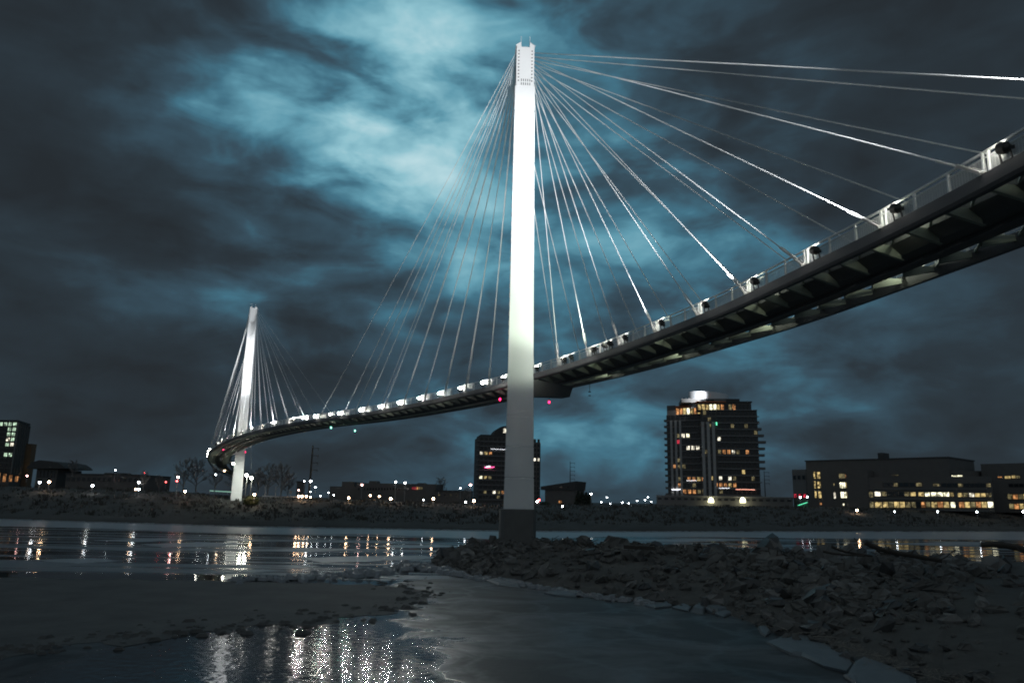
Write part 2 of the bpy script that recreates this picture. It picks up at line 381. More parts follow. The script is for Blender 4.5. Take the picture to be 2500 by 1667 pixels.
# slush lying along the far shore and a few floes
m_slush = mat('grey_river_slush', (.34, .36, .38), .42, vary=.35, scale=.15, bump=.25, bscale=.8)
top_ = [(-900, 1240), (0, 1268), (300, 1277), (600, 1286), (900, 1291), (1230, 1297), (1500, 1298), (2000, 1298), (2500, 1298), (3400, 1300)]
sheet('slush_band', [P2(a, b - 3, .03) for a, b in top_] + [P2(a, b + (15 + 6 * math.sin(a * .011)), .03) for a, b in top_[::-1]], .03, m_slush, .05, .5, 21)
FLOES = [((735, 1362), (860, 1357), (1040, 1356), (1075, 1361), (900, 1370), (790, 1372)), ((660, 1381), (720, 1378), (785, 1381), (740, 1385)), ((340, 1328), (480, 1323), (600, 1326), (520, 1333), (400, 1335)), ((80, 1366), (220, 1362), (300, 1368), (200, 1374)), ((230, 1318), (400, 1313), (470, 1317), (330, 1322)), ((620, 1342), (760, 1338), (880, 1341), (740, 1347)), ((1500, 1318), (1700, 1314), (1850, 1318), (1650, 1322)), ((2150, 1326), (2350, 1322), (2480, 1327), (2300, 1331)), ((560, 1392), (640, 1389), (700, 1392), (620, 1396)), ((900, 1332), (1060, 1329), (1150, 1333), (1000, 1337))]
for i_, q_ in enumerate(FLOES): sheet('slush_floe', [P2(a, b, .03) for a, b in q_], .03, m_slush, .05, .35, 30 + i_)
# sandbar (dark, wet) on the left and the frozen inlet in front of it
m_sand = mat('wet_dark_sand', (.085, .082, .077), .8, vary=.75, scale=.28, bump=.8, bscale=1.6)
sheet('sandbar', [P2(-900, 1388, .2), P2(-200, 1398, .2), P2(200, 1408, .2), P2(560, 1415, .2), P2(900, 1420, .2), P2(1010, 1432, .2), P2(1060, 1452, .2), P2(1010, 1466, .2), P2(1030, 1480, .2), P2(930, 1484, .2), P2(960, 1497, .2), P2(840, 1502, .2), P2(760, 1520, .2), P2(640, 1518, .2), P2(560, 1540, .2), P2(430, 1536, .2), P2(330, 1562, .2), P2(210, 1556, .2), P2(100, 1584, .2), P2(-250, 1600, .2), P2(-900, 1680, .2)], .06, m_sand, .1, .9, 4)
def inlet_material():
    m = bpy.data.materials.new('inlet_ice_and_meltwater'); m.use_nodes = True; t = m.node_tree; b = t.nodes['Principled BSDF']
    c = N(t, 'ShaderNodeTexCoord'); geo = N(t, 'ShaderNodeNewGeometry'); sp = N(t, 'ShaderNodeSeparateXYZ'); t.links.new(geo.outputs['Position'], sp.inputs[0])
    P = geo.outputs['Position']
    big = noise(t, VM(t, 'MULTIPLY', P, (.13, .17, 1)).outputs[0], 1, 6, .62, 1.4)
    # meltwater stands on the ice towards the left and near side; slushy ice is dry towards the rocks
    wet = M(t, 'MULTIPLY_ADD', M(t, 'ADD', sp.outputs[0], M(t, 'MULTIPLY', M(t, 'SUBTRACT', sp.outputs[1], 36), .22)), -.22, .10)
    wet = M(t, 'MULTIPLY', wet, M(t, 'MULTIPLY_ADD', sp.outputs[0], .16, 3.1, clamp=True))
    wet = M(t, 'ADD', wet, M(t, 'MULTIPLY', M(t, 'SUBTRACT', big.outputs['Fac'], .5), 3.6), clamp=True)
    rp = N(t, 'ShaderNodeValToRGB'); t.links.new(big.outputs['Fac'], rp.inputs[0])
    rp.color_ramp.elements[0].position = .42; rp.color_ramp.elements[0].color = (.035, .035, .035, 1)
    rp.color_ramp.elements[1].position = .64; rp.color_ramp.elements[1].color = (.125, .132, .138, 1)
    wob = noise(t, VM(t, 'MULTIPLY', P, (.35, .35, 1)).outputs[0], 1, 3, .6)
    pv = VM(t, 'MULTIPLY_ADD', wob.outputs['Color'], (5, 5, 0), P)
    vo = N(t, 'ShaderNodeTexVoronoi', feature='DISTANCE_TO_EDGE'); vo.inputs['Scale'].default_value = .16; t.links.new(pv.outputs[0], vo.inputs['Vector'])
    crack = N(t, 'ShaderNodeMapRange'); crack.inputs['From Min'].default_value = .0; crack.inputs['From Max'].default_value = .09; crack.inputs['To Min'].default_value = .30; crack.inputs['To Max'].default_value = 0; t.links.new(vo.outputs['Distance'], crack.inputs['Value'])
    wet = M(t, 'MAXIMUM', wet, crack.outputs[0])
    mix = N(t, 'ShaderNodeMix', data_type='RGBA'); t.links.new(wet, mix.inputs['Factor']); t.links.new(rp.outputs[0], mix.inputs['A']); mix.inputs['B'].default_value = (.024, .025, .026, 1)
    t.links.new(mix.outputs['Result'], b.inputs['Base Color'])
    t.links.new(M(t, 'ADD', M(t, 'MULTIPLY', M(t, 'SUBTRACT', 1.0, wet), .46), M(t, 'MULTIPLY_ADD', big.outputs['Fac'], .08, .045)), b.inputs['Roughness'])
    n1 = noise(t, VM(t, 'MULTIPLY', P, (1.5, 2.0, 1)).outputs[0], 1, 2, .5, .4)
    n2 = noise(t, VM(t, 'MULTIPLY', P, (3.0, 2.7, 1)).outputs[0], 1, 1, .4, .3)
    h = M(t, 'ADD', M(t, 'MULTIPLY', n1.outputs['Fac'], .015), M(t, 'MULTIPLY', n2.outputs['Fac'], .0095))
    h = M(t, 'ADD', h, M(t, 'MULTIPLY', big.outputs['Fac'], .012))
    bp = N(t, 'ShaderNodeBump'); bp.inputs['Strength'].default_value = 1.0; bp.inputs['Distance'].default_value = 1.0
    t.links.new(h, bp.inputs['Height']); t.links.new(bp.outputs[0], b.inputs['Normal']); b.inputs['IOR'].default_value = 1.32
    return m
sheet('frozen_inlet', [P2(-1500, 1640, .04), P2(-250, 1570, .04), P2(300, 1520, .04), P2(700, 1490, .04), P2(900, 1440, .04), P2(1000, 1416, .04), P2(1290, 1400, .04), P2(1700, 1440, .04), P2(2000, 1540, .04), P2(2400, 1690, .04), (10, 22), (6, 17), (-8, 16), (-60, 16)], .04, inlet_material(), .05, .3, 8)

# ---- near bank: ground under the camera and the riprap spur out to the pylon
FOOT = [(1055, 1388), (1100, 1398), (1150, 1407), (1230, 1421), (1350, 1441), (1500, 1463), (1650, 1482), (1800, 1512), (1900, 1556), (2000, 1590), (2150, 1640), (2300, 1700), (2700, 1830)]
CREST = [(1070, 1366, .7), (1100, 1352, 1.3), (1150, 1339, 2.0), (1230, 1326, 2.9), (1350, 1325, 2.9), (1500, 1331, 2.9), (1650, 1338, 2.9), (1800, 1348, 2.9), (1930, 1352, 2.9), (2050, 1357, 2.9), (2200, 1366, 2.9), (2350, 1372, 3.0), (2800, 1378, 3.4)]
foot = [on_level(a, b, 0.0) for a, b in FOOT]; crest = [on_level(a, b, z - .35) for a, b, z in CREST]
def lerp_list(L, f):
    x = f * (len(L) - 1); i = min(int(x), len(L) - 2); return L[i].lerp(L[i + 1], x - i)
V = []; F = []; NA, NB = 90, 16
srnd = random.Random(5)
def spur_point(a, b):
    fo, cr = lerp_list(foot, a), lerp_list(crest, a)
    if b <= 1:
        p = fo.lerp(cr, b); p.z = cr.z * (b ** .8) - .05 * (b < .01)
    else:
        out = (cr - fo); out.z = 0; out.normalize(); p = cr + out * (b - 1) * 9; p.z = cr.z * (1 - (b - 1) * 2.4)
    return p
for i in range(NA + 1):
    for j in range(NB + 1):
        p = spur_point(i / NA, j / 10.0)
        V.append((p.x, p.y, p.z + (srnd.uniform(-.12, .12) if 0 < j < NB else -.1)))
for i in range(NA):
    for j in range(NB): a = i * (NB + 1) + j; F.append((a, a + NB + 1, a + NB + 2, a + 1))
mb = MB(); mb.v = V; mb.f = F
m_spur = mat('dark_rubble_fill', (.085, .082, .076), .95, vary=.4, scale=.9, bump=.8, bscale=3)
spur = mb.build('riprap_bank', m_spur); tag(spur, kind='structure')
mb = MB()
gx = [-120, -60, -30, -14, -6, 0, 6, 12, 20, 30, 45, 80, 160]; gy = [(19, -.3), (16, .4), (12, 2.2), (7, 4.3), (3, 5.3), (0, 5.4), (-20, 5.6), (-60, 6)]
mb.v = [(x, y + .04 * abs(x) * (1 if x > 8 else 0), z) for x in gx for y, z in gy]
mb.f = [(i * 8 + j, i * 8 + j + 1, i * 8 + j + 9, i * 8 + j + 8) for i in range(len(gx) - 1) for j in range(7)]
tag(mb.build('near_bank', m_spur), kind='structure')

# rocks: a few irregular block shapes, shared; the most visible ones are objects, the rest one fill
def rock_mesh(seed, material):
    r = random.Random(seed); vs = []
    n = 6
    ring = []
    for lev, (hz, rad) in enumerate([(-.42, .62), (.02, 1.0), (.40, .60)]):
        for k in range(n):
            a = 2 * math.pi * (k + .5 * lev) / n; q = rad * r.uniform(.72, 1.15)
            vs.append((math.cos(a) * q * .62, math.sin(a) * q * .5, hz * r.uniform(.75, 1.2)))
    fs = [tuple(range(n))[::-1], tuple(range(2 * n, 3 * n))]
    for l in range(2):
        for k in range(n):
            a, b, c2, d = l * n + k, l * n + (k + 1) % n, (l + 1) * n + (k + 1) % n, (l + 1) * n + k
            if l % 2 == 0: fs += [(a, b, d), (b, c2, d)]
            else: fs += [(a, b, c2), (a, c2, d)]
    mb = MB(); mb.add(vs, fs); return mb.mesh('rock', material), vs, fs
m_rock3 = mat('wet_dark_riprap', (.06, .06, .06), .45, vary=.4, scale=1.5, bump=.5, bscale=6)
ROCKS = [rock_mesh(s, (m_rock2, m_rock, m_rock3, m_rock)[s % 4]) for s in range(12)]
cand = []
for i in range(2300):
    a = srnd.random() * .93 if i < 1500 else srnd.uniform(.55, 1.0); b = srnd.choice((srnd.random(), srnd.random() ** .6, .75 + .4 * srnd.random()))
    p = spur_point(a, min(b, 1.25)); dist = math.hypot(p.x, p.y); s = (.28 + 1.25 * srnd.random() ** 2.2) * (1.0 if dist > 45 else .62) * (1.15 if b > .7 else .9)
    if srnd.random() < .05: s *= 1.6
    cand.append((s / dist, p, s))
cand.sort(key=lambda c: -c[0])
fill = MB()
for n_, (k, p, s) in enumerate(cand):
    me, vs, fs = ROCKS[(n_ * 7) % 12]
    q = Quaternion((srnd.uniform(-1, 1), srnd.uniform(-1, 1), srnd.uniform(-1, 1) * 3), srnd.uniform(0, 6.3)); sc3 = Vector((s * srnd.uniform(.8, 1.4), s * srnd.uniform(.7, 1.1), s * srnd.uniform(.5, .9)))
    pos = p + Vector((0, 0, s * .10))
    if n_ < 300: link_mesh('rock', me, spur, pos - LOC[spur.name], q, sc3)
    else:
        Rm = q.normalized().to_matrix()
        fill.add([pos + Rm @ Vector((v[0] * sc3.x, v[1] * sc3.y, v[2] * sc3.z)) for v in vs], fs)
o = fill.build('rock_fill', m_rock, spur); o['kind'] = 'stuff'

# ================================================================== BRIDGE
PLAN = [(21.0, -15.0), (21.2, -5.0), (21.26, 5.0), (21.06, 14.99), (20.67, 24.99), (19.46, 34.89), (17.55, 44.68), (15.47, 54.47), (12.6, 64.04), (9.5, 73.55), (5.86, 82.86), (1.72, 91.94), (-2.34, 101.05), (-7.28, 109.74), (-12.17, 118.46), (-17.42, 126.97), (-22.86, 135.36), (-28.79, 143.4), (-35.3, 150.97), (-42.09, 158.28), (-48.32, 166.08), (-54.31, 174.1), (-60.12, 182.23), (-65.79, 190.47), (-71.21, 198.87), (-76.36, 207.44), (-81.35, 216.11), (-86.19, 224.86), (-90.86, 233.7), (-95.2, 242.7), (-99.2, 251.86), (-102.87, 261.16), (-106.25, 270.56), (-109.45, 280.04), (-112.54, 289.55), (-115.56, 299.09), (-118.36, 308.68), (-120.81, 318.36), (-122.95, 328.12), (-124.92, 337.92), (-126.85, 347.74), (-128.8, 357.55), (-130.9, 367.3), (-133.3, 377), (-135.9, 386.5), (-138.6, 396), (-141.2, 405)]
ZY = [-20, 25, 60, 90, 120, 150, 180, 200, 220, 240, 280, 320, 380, 405]; ZZ = [20.4, 21.0, 21.5, 22.0, 22.4, 22.7, 22.7, 22.25, 21.5, 20.6, 18.9, 17.3, 15.0, 14.2]
pl = np.array(PLAN); sl_ = np.r_[0, np.cumsum(np.hypot(*np.diff(pl, axis=0).T))]
def cr(s):   # Catmull-Rom through the plan points, parameter = arc length
    i = int(np.clip(np.searchsorted(sl_, s) - 1, 0, len(pl) - 2)); f = (s - sl_[i]) / (sl_[i + 1] - sl_[i])
    p0, p1, p2, p3 = pl[max(i - 1, 0)], pl[i], pl[i + 1], pl[min(i + 2, len(pl) - 1)]
    return .5 * ((2 * p1) + (p2 - p0) * f + (2 * p0 - 5 * p1 + 4 * p2 - p3) * f * f + (3 * p1 - p0 - 3 * p2 + p3) * f ** 3)
ZK = np.array([np.interp(y, ZY, ZZ) for y in np.arange(-20, 406, 1.0)]); kk = np.exp(-.5 * (np.arange(-30, 31) / 12.0) ** 2); kk /= kk.sum()
ZS = np.convolve(np.pad(ZK, 30, mode='reflect', reflect_type='odd'), kk, 'valid')
def deck_z(y): return float(np.interp(y, np.arange(-20, 406, 1.0), ZS))
def deck(s, off=0.0, dz=0.0):
    p = cr(s); q = (cr(min(s + .5, sl_[-1])) - cr(max(s - .5, 0))); q = q / np.hypot(*q)
    return Vector((p[0] + q[1] * off, p[1] - q[0] * off, deck_z(p[1]) + dz))
def tangent(s):
    q = deck(min(s + .5, sl_[-1])) - deck(max(s - .5, 0)); return q.normalized()
S_END = float(sl_[-1]) - .5
W = 7.4
bridge = empty('cable_stayed_footbridge', deck(104, W / 2, -1), 'long curved white cable-stayed footbridge with two tall floodlit pylons over the river', 'bridge')
def sweep(name, profile, material, s0=0, s1=S_END, step=1.75):
    """profile: closed (offset, dz) polygon swept along the deck curve"""
    ss = np.arange(s0, s1 + .01, step); n = len(profile); mb = MB(); vs = []; fs = []
    for s in ss: vs += [deck(s, o, z) for o, z in profile]
    for i in range(len(ss) - 1): fs += [(i * n + k, i * n + (k + 1) % n, (i + 1) * n + (k + 1) % n, (i + 1) * n + k) for k in range(n)]
    fs += [tuple(range(n)), tuple(range((len(ss) - 1) * n, len(ss) * n))[::-1]]
    mb.add(vs, fs); return mb.build(name, material, bridge)
def rect(o0, o1, z0, z1): return [(o0, z0), (o0, z1), (o1, z1), (o1, z0)]
sweep('edge_girder', [(0, -.54), (-.06, 0), (.42, 0), (.42, -.69), (.10, -.69)], m_girder)
sweep('edge_girder', [(W - .42, 0), (W + .06, 0), (W, -.62), (W - .1, -.80), (W - .42, -.80)], m_girder)
sweep('deck_box', [(1.80, .06), (W - 1.80, .06), (W - 1.80, -.22), (W - 2.5, -.72), (2.5, -.72), (1.80, -.22)], m_deck)
sweep('utility_pipe', rect(W / 2 - .2, W / 2 + .2, -.95, -.73), m_girder, step=3.5)
# floor beams with tapered outriggers, struts in the open strip beside the far girder
BEAM_S = [2.8 * k + 1 for k in range(118)]
for s in BEAM_S:
    t = tangent(s) * .07
    for f in ((lambda o: o), (lambda o: W - o)):
        mb = MB(); mb.prism([deck(s, f(o), z) - t for o, z in [(.42, -.16), (1.79, -.20), (2.48, -.70), (2.48, -.96), (.42, -.44)]], t * 2)
        mb.bar(deck(s, f(.43), -.455), deck(s, f(2.6), -.985), .20, .03)
        mb.build('floor_beam', m_beam, bridge)
for s in BEAM_S[:-1]:
    if s > 290: break
    mb = MB(); mb.bar(deck(s + .5, W - 1.80, -.16), deck(s + 2.5, W - .42, -.22), .12, .12); mb.build('strut', m_beam, bridge)
    if s < 110:
        mb = MB(); mb.bar(deck(s + 2.5, 1.80, -.16), deck(s + .5, .42, -.22), .12, .12); mb.build('strut', m_beam, bridge)

# cable stations (arc length) of each pylon
S_NEAR, S_FAR = 104.0, 280.0
NEAR_R = [101.3 - 7 * k for k in range(9)] + [38.1]; NEAR_L = [108, 115, 121.5, 128.5, 136, 143.5, 151.5, 159.5, 167.5, 176, 185.5]
FAR_R = [272 - 9 * k for k in range(10)]; FAR_L = [286 + 9 * k for k in range(9)]
STATIONS = sorted(NEAR_R + NEAR_L + FAR_R + FAR_L)

# railings: bays between cable stations split in three, paired posts at the stations
def railing(off, side):
    posts = []; knots = [2.0] + [s for s in STATIONS if s > 4] + [S_END - 1]
    for a, b in zip(knots[:-1], knots[1:]):
        n = max(1, round((b - a) / 2.4))
        posts += [(a + (b - a) * k / n, k == 0) for k in range(n)]
    posts.append((S_END - 1, False))
    far_run = MB(); cut = 400 if side < 0 else 128
    for s, dbl in posts:
        for ds in ((-.17, .17) if dbl and s < 110 and side < 0 else (0,)):
            mb = MB() if s < cut else far_run; t = tangent(s); nrm = Vector((t.y, -t.x, 0)).normalized(); p = deck(s + ds, off, 0); up = Vector((0, 0, 1.02))
            mb.hexa([p - t * .05 - nrm * .09, p + t * .05 - nrm * .09, p + t * .05 + nrm * .09, p - t * .05 + nrm * .09, p - t * .05 - nrm * .06 + up, p + t * .05 - nrm * .06 + up, p + t * .05 + nrm * .04 + up, p - t * .05 + nrm * .04 + up])
            if s < cut: mb.build('railing_post', m_rail, bridge)
    for (s0, d0), (s1, d1) in zip(posts[:-1], posts[1:]):
        mb = MB() if s0 < cut else far_run; a, b = s0 + .1, s1 - .1
        fine = s0 < 110
        k = (12 if fine else 7) if side < 0 else 5
        for h in range(k):
            z = .08 + .63 * h / (k - 1); mb.bar(deck(a, off, z), deck(b, off, z), .02, (.026 if fine else .045) if side < 0 else .018)
        nv = (12 if s0 < 60 else 3) if side < 0 else 2
        for g in range(1, nv):
            s = a + (b - a) * g / nv; mb.bar(deck(s, off + .015, .06), deck(s, off + .015, .72), .02, .02)
        if s0 < cut: mb.build('railing_panel', m_mesh, bridge)
    if far_run.v: far_run.build('railing_run', m_rail, bridge)['kind'] = 'stuff'
    sweep('top_rail', rect(off - .05, off + .05, 0.99, 1.07), m_rail, 2, S_END - 1); sweep('mid_rail', rect(off - .03, off + .03, 0.75, 0.80), m_rail, 2, S_END - 1)
railing(.16, -1); railing(W - .16, 1)

# pylons
def pylon(name_label, cx, cy, z0, ztop_, yaw, wscale, footing):
    """shaft of stacked steel segments, slotted anchor head, forked crown"""
    n = Vector((math.sin(yaw), -math.cos(yaw), 0)); u = Vector((-n.y, n.x, 0))     # n faces the camera bank, u runs to the right
    c = Vector((cx, cy, 0)); H = ztop_ - z0; zh = ztop_ - 6.0
    def wid(z): return wscale * float(np.interp((z - z0) / H, [0, .27, .64, .9, 1], [3.32, 2.84, 2.58, 2.42, 2.36]))
    def ringpts(z, k=1.0, g=0.0):
        a = wid(z) / 2 * k - g; d = wid(z) * .46 * k - g; b = a * .72
        return [c - u * a + n * d + Vector((0, 0, z)), c + u * a + n * d + Vector((0, 0, z)), c + u * b - n * d + Vector((0, 0, z)), c - u * b - n * d + Vector((0, 0, z))]
    core = MB(); core.hexa(ringpts(z0 - 1, 1, .08) + ringpts(zh, 1, .08))
    body = core.build('pylon', m_white, bridge); body['label'] = name_label
    k = int(round((zh - z0) / 3.4)); hgt = (zh - z0) / k
    for i in range(k):
        a, b = z0 + i * hgt, z0 + (i + 1) * hgt; mb = MB()
        rings = [ringpts(a + .01, 1, .07), ringpts(a + .07, 1, 0), ringpts(b - .07, 1, 0), ringpts(b - .01, 1, .07)]
        vs = [p for r in rings for p in r]; fs = [(3, 2, 1, 0), (12, 13, 14, 15)]
        for l in range(3): fs += [(l * 4 + q, l * 4 + (q + 1) % 4, l * 4 + 4 + (q + 1) % 4, l * 4 + 4 + q) for q in range(4)]
        mb.add(vs, fs); mb.build('shaft_segment', m_white, body)
    # head
    a = wid(zh) / 2 * .90; d = wid(zh) * .42
    def hp(x, y, z): return c + u * x + n * y + Vector((0, 0, z))
    mb = MB(); mb.hexa([hp(-a, d, zh + .01), hp(a, d, zh + .01), hp(a, -d, zh + .01), hp(-a, -d, zh + .01), hp(-a, d, ztop_ - .68), hp(a, d, ztop_ - .68), hp(a, -d, ztop_ - .68), hp(-a, -d, ztop_ - .68)])
    mb.build('anchor_head', m_white, body)
    for sg in (-1, 1):
        mb = MB(); mb.prism([hp(sg * .52 * wscale, d, ztop_ - .67), hp(sg * a, d, ztop_ - .67), hp(sg * (a + .10), d, ztop_ - .45), hp(sg * .56 * wscale, d, ztop_)], -n * 2 * d)
        mb.build('crown_fin', m_white, body)
        mb = MB(); mb.tube(hp(sg * .54 * wscale, d - .2, ztop_ - 1), hp(sg * .54 * wscale, d - .2, ztop_ + .9), .025, n=5); mb.build('lightning_rod', m_white, body)
        for q in range(10):
            z = ztop_ - 1.25 - q * .45; mb = MB(); mb.tube(hp(sg * (a - .27), d - .02, z), hp(sg * (a - .27), d + .05, z), .085, n=8); mb.build('anchor_bolt', m_bolt, body)
    for row in (0, 1):
        for q in range(5):
            mb = MB(); x = -.50 + q * .26; z = zh + .62 - row * .50
            mb.hexa([hp(x, d, z), hp(x + .09, d, z), hp(x + .09, d - .02, z), hp(x, d - .02, z), hp(x, d + .012, z + .34), hp(x + .09, d + .012, z + .34), hp(x + .09, d - .02, z + .34), hp(x, d - .02, z + .34)])
            mb.build('dark_slot_plate', m_bolt, body)  # raised dark plates: the shade inside recessed slots is put into their colour
    ha, hd = a, d
    lad = MB(); zz = deck_z(cy) + 3
    while zz < zh - 1:
        aa = wid(zz) / 2 * .86; lad.bar(c - u * (aa + .16) + n * .35 + Vector((0, 0, zz)), c - u * (aa + .16) - n * .05 + Vector((0, 0, zz)), .05, .5); zz += 1.1
    lad.build('ladder_bracket', m_girder, body)
    if footing:
        mb = MB(); a = 1.92; d = 1.9
        mb.prism([hp(-a, d * .7, -1), hp(-a * .8, d, -1), hp(a * .8, d, -1), hp(a, d * .7, -1), hp(a, -d, -1), hp(-a, -d, -1)], Vector((0, 0, z0 + 1)))
        mb.build('pier_footing', m_footing, body)
    return body, c, u, n, ha, hd, zh
NP = Vector((.95, 85.5, 0)); fr = ray(593, 1050) * 251; FP = Vector((fr.x, fr.y, 0))
near = pylon('near white pylon standing on a dark pier footing', NP.x, NP.y, 6.1, 62.7, math.radians(4), 1.0, True)
far = pylon('far white pylon standing on the opposite bank', FP.x, FP.y, 4.6, 66.6, math.radians(-19.3 + 22 + 19.3 - 10), .98, False)
NEAR_TOP, FAR_TOP = 62.7, 66.6
mb = MB(); mb.prism([(NP.x + .7, NP.y - .9, 18.6), (NP.x + 5.9, NP.y + 2.3, 18.95), (NP.x + 6.3, NP.y + 2.5, 20.2), (NP.x + .7, NP.y - .9, 20.6)], (-.85, 1.4, 0)); mb.build('crossbeam', m_girder, bridge)

# stay cables with forked sockets
unit = MB(); unit.tube((0, 0, 0), (0, 0, 1), .041, n=10, cap=False); ME_CABLE = unit.mesh('stay_cable', m_cable, smooth=True)
sk = MB(); sk.box((0, 0, 1.15), (.13, .15, .8)); sk.bar((.11, 0, .05), (.11, 0, .9), .05, .12, (0, 1, 0)); sk.bar((-.11, 0, .05), (-.11, 0, .9), .05, .12, (0, 1, 0)); sk.tube((.10, 0, 1.5), (.10, 0, 2.7), .03, n=5); sk.tube((-.10, 0, 1.5), (-.10, 0, 2.7), .03, n=5); sk.tube((-.2, 0, .12), (.2, 0, .12), .09, n=8)
ME_SOCKET = sk.mesh('cable_socket', m_socket)
def cables(stations, pyl, top, side):
    body, c, u, n, a, d, zh = pyl
    for i, s in enumerate(stations):
        for e, off in enumerate((-.02, W + .02)):
            lower = deck(s + (1.6 if e and s < 40 else 0), off, .02)
            z = top - 5.5 + i / (len(stations) - 1) * 4.4 + .10 * e
            upper = c + u * side * (a * .98) + n * (d * (.5 if e == 0 else -.5)) + Vector((0, 0, z))
            v = upper - lower; q = Vector((0, 0, 1)).rotation_difference(v)
            th = 1.0 if top < 65 else .72
            o = link_mesh('stay_cable', ME_CABLE, bridge, lower - LOC[bridge.name], q, (th, th, v.length))
            link_mesh('cable_socket', ME_SOCKET, o, (0, 0, 0), None, (1, 1, 1 / v.length))
cables(NEAR_R, near, NEAR_TOP, 1); cables(NEAR_L, near, NEAR_TOP, -1)
cables(FAR_R, far, FAR_TOP, 1); cables(FAR_L, far, FAR_TOP, -1)

# floodlights beside the near-edge anchors, aimed at their pylon
db = MB(); db.tube((0, 0, -.16), (0, 0, .16), .25, .26, n=16); db.tube((0, 0, -.32), (0, 0, -.16), .12, .22, n=12); db.box((0, 0, -.38), (.2, .16, .14)); ME_DRUM = db.mesh('floodlight', m_lamp_body)
ln = MB(); ln.tube((0, 0, .161), (0, 0, .175), .18, n=16); ME_LENS = ln.mesh('lens', m_lens); ln = MB(); ln.tube((0, 0, .161), (0, 0, .175), .23, n=16); ME_LENS2 = ln.mesh('lens', m_lens_dim)
def floodlight(s, off, target, energy, angle, lens, h=.56, color=(.96, .98, 1)):
    p = deck(s, off, h); v = (Vector(target) - p).normalized(); q = Vector((0, 0, 1)).rotation_difference(v)
    o = link_mesh('floodlight', ME_DRUM, bridge, p - LOC[bridge.name], q)
    link_mesh('lens', lens, o)
    t = tangent(s); g = MB(); b0 = deck(s, off + .12, 0)
    g.bar(b0 + t * .29, p + t * .29 + Vector((0, 0, .1)), .05, .07, t); g.bar(b0 - t * .29, p - t * .29 + Vector((0, 0, .1)), .05, .07, t); g.bar(b0 + t * .31, b0 - t * .31, .12, .05)
    y = bpy.data.objects.new('yoke', g.mesh('yoke', m_lamp_body, p)); COL.objects.link(y); y.parent = o; y.rotation_mode = 'QUATERNION'; y.rotation_quaternion = q.inverted()
    if energy: spot(o, (0, 0, .32), Quaternion((1, 0, 0), math.pi), energy, angle, color)
    return o
E_SPOT = 21000
def aim(s, P0, top, half, margin=2.0):
    """point on the pylon axis that keeps the lamp's cone just under its own cable"""
    p = deck(s, -.14, .56); D = math.hypot(P0.x - p.x, P0.y - p.y)
    e = math.atan2(top - 3 - p.z, D) - math.radians(half + margin); return P0 + Vector((0, 0, p.z + D * math.tan(e))), D
for st, P0, top, ds, fac in ((NEAR_R, NP, NEAR_TOP, -1.3, 1.0), (NEAR_L, NP, NEAR_TOP, 1.6, 1.25), (FAR_R, FP, FAR_TOP, -1.3, 1.0), (FAR_L[:8], FP, FAR_TOP, 1.3, .8)):
    for i, s in enumerate(st):
        q, D = aim(s + ds, P0, top, 12)
        on = i % 2 == 1 or (st is NEAR_L and i == 10)      # every second lamp is burning
        floodlight(s + ds, -.14, q, on * 2.1 * E_SPOT * fac * (1.5 if P0 is NP else 4.2) * min(1.7, max(.16, (D / 48) ** 1.5)), math.radians(26), ME_LENS if st is NEAR_L and i > 1 else ME_LENS2)
for s, P0, top, en in ((30.5, NP, NEAR_TOP, 300000), (181, NP, NEAR_TOP, 90000), (197.5, FP, FAR_TOP, 300000)):  # extra floodlights added to brighten the pylon heads
    floodlight(s, -.14, P0 + Vector((0, 0, top - 5)), en, math.radians(15), ME_LENS2)
# a cluster close to the near pylon, some turned on the shaft and the railing
for s, tz, en in ((92.6, 23.4, 9000), (90.4, 30, 0), (98.0, 34, 0), (89.2, 30, 12000), (99.6, 40, 1500), (106.5, 38, 0), (110.4, 44, 2500)):
    floodlight(s, -.16, NP + Vector((0, 0, tz)), en, math.radians(50), ME_LENS2, color=GREEN)

for s in NEAR_R: point(bridge, deck(s - .5, -.75, .55) - LOC[bridge.name], 10, (1, .98, .9), .12)      # added points without fixtures, standing in for lamp spill on the railing
for s in FAR_R[4::2]: point(bridge, deck(s - .2, -.42, .75) - LOC[bridge.name], 60, (1, .98, .9), .12)  # more fixtureless points, added to light the railing towards the far pylon
for s, z_, en in ((262, 27, 9000), (270, 30, 5000)): floodlight(s, -.16, FP + Vector((0, 0, z_)), en, math.radians(60), ME_LENS2, color=(1, 1, .9))  # two more floodlights, added to brighten the far shaft low down
# navigation lights under the deck edges
nv = MB(); nv.tube((0, 0, -.05), (0, 0, -.95), .03, n=6); nv.tube((0, 0, -.95), (0, 0, -1.05), .16, n=10); nv.tube((0, 0, -1.42), (0, 0, -1.5), .16, n=10); ME_NAV = nv.mesh('navigation_light', m_lamp_body)
nr = MB(); nr.tube((0, 0, -1.05), (0, 0, -1.36), .11, n=10); ME_NR = nr.mesh('nav_lens', m_red); nr = MB(); nr.tube((0, 0, -1.05), (0, 0, -1.36), .11, n=10); ME_NG = nr.mesh('nav_lens', m_green)
def nav(px, py, s0, s1, off, lens):
    best = min(np.arange(s0, s1, .5), key=lambda s: abs(math.atan2(deck(s, off).x, deck(s, off).y) - math.atan2(ray(px, py).x, ray(px, py).y)))
    p = deck(best, off, -.78); o = link_mesh('navigation_light', ME_NAV, bridge, p - LOC[bridge.name]); 
    if lens: link_mesh('nav_lens', lens, o)
    return p
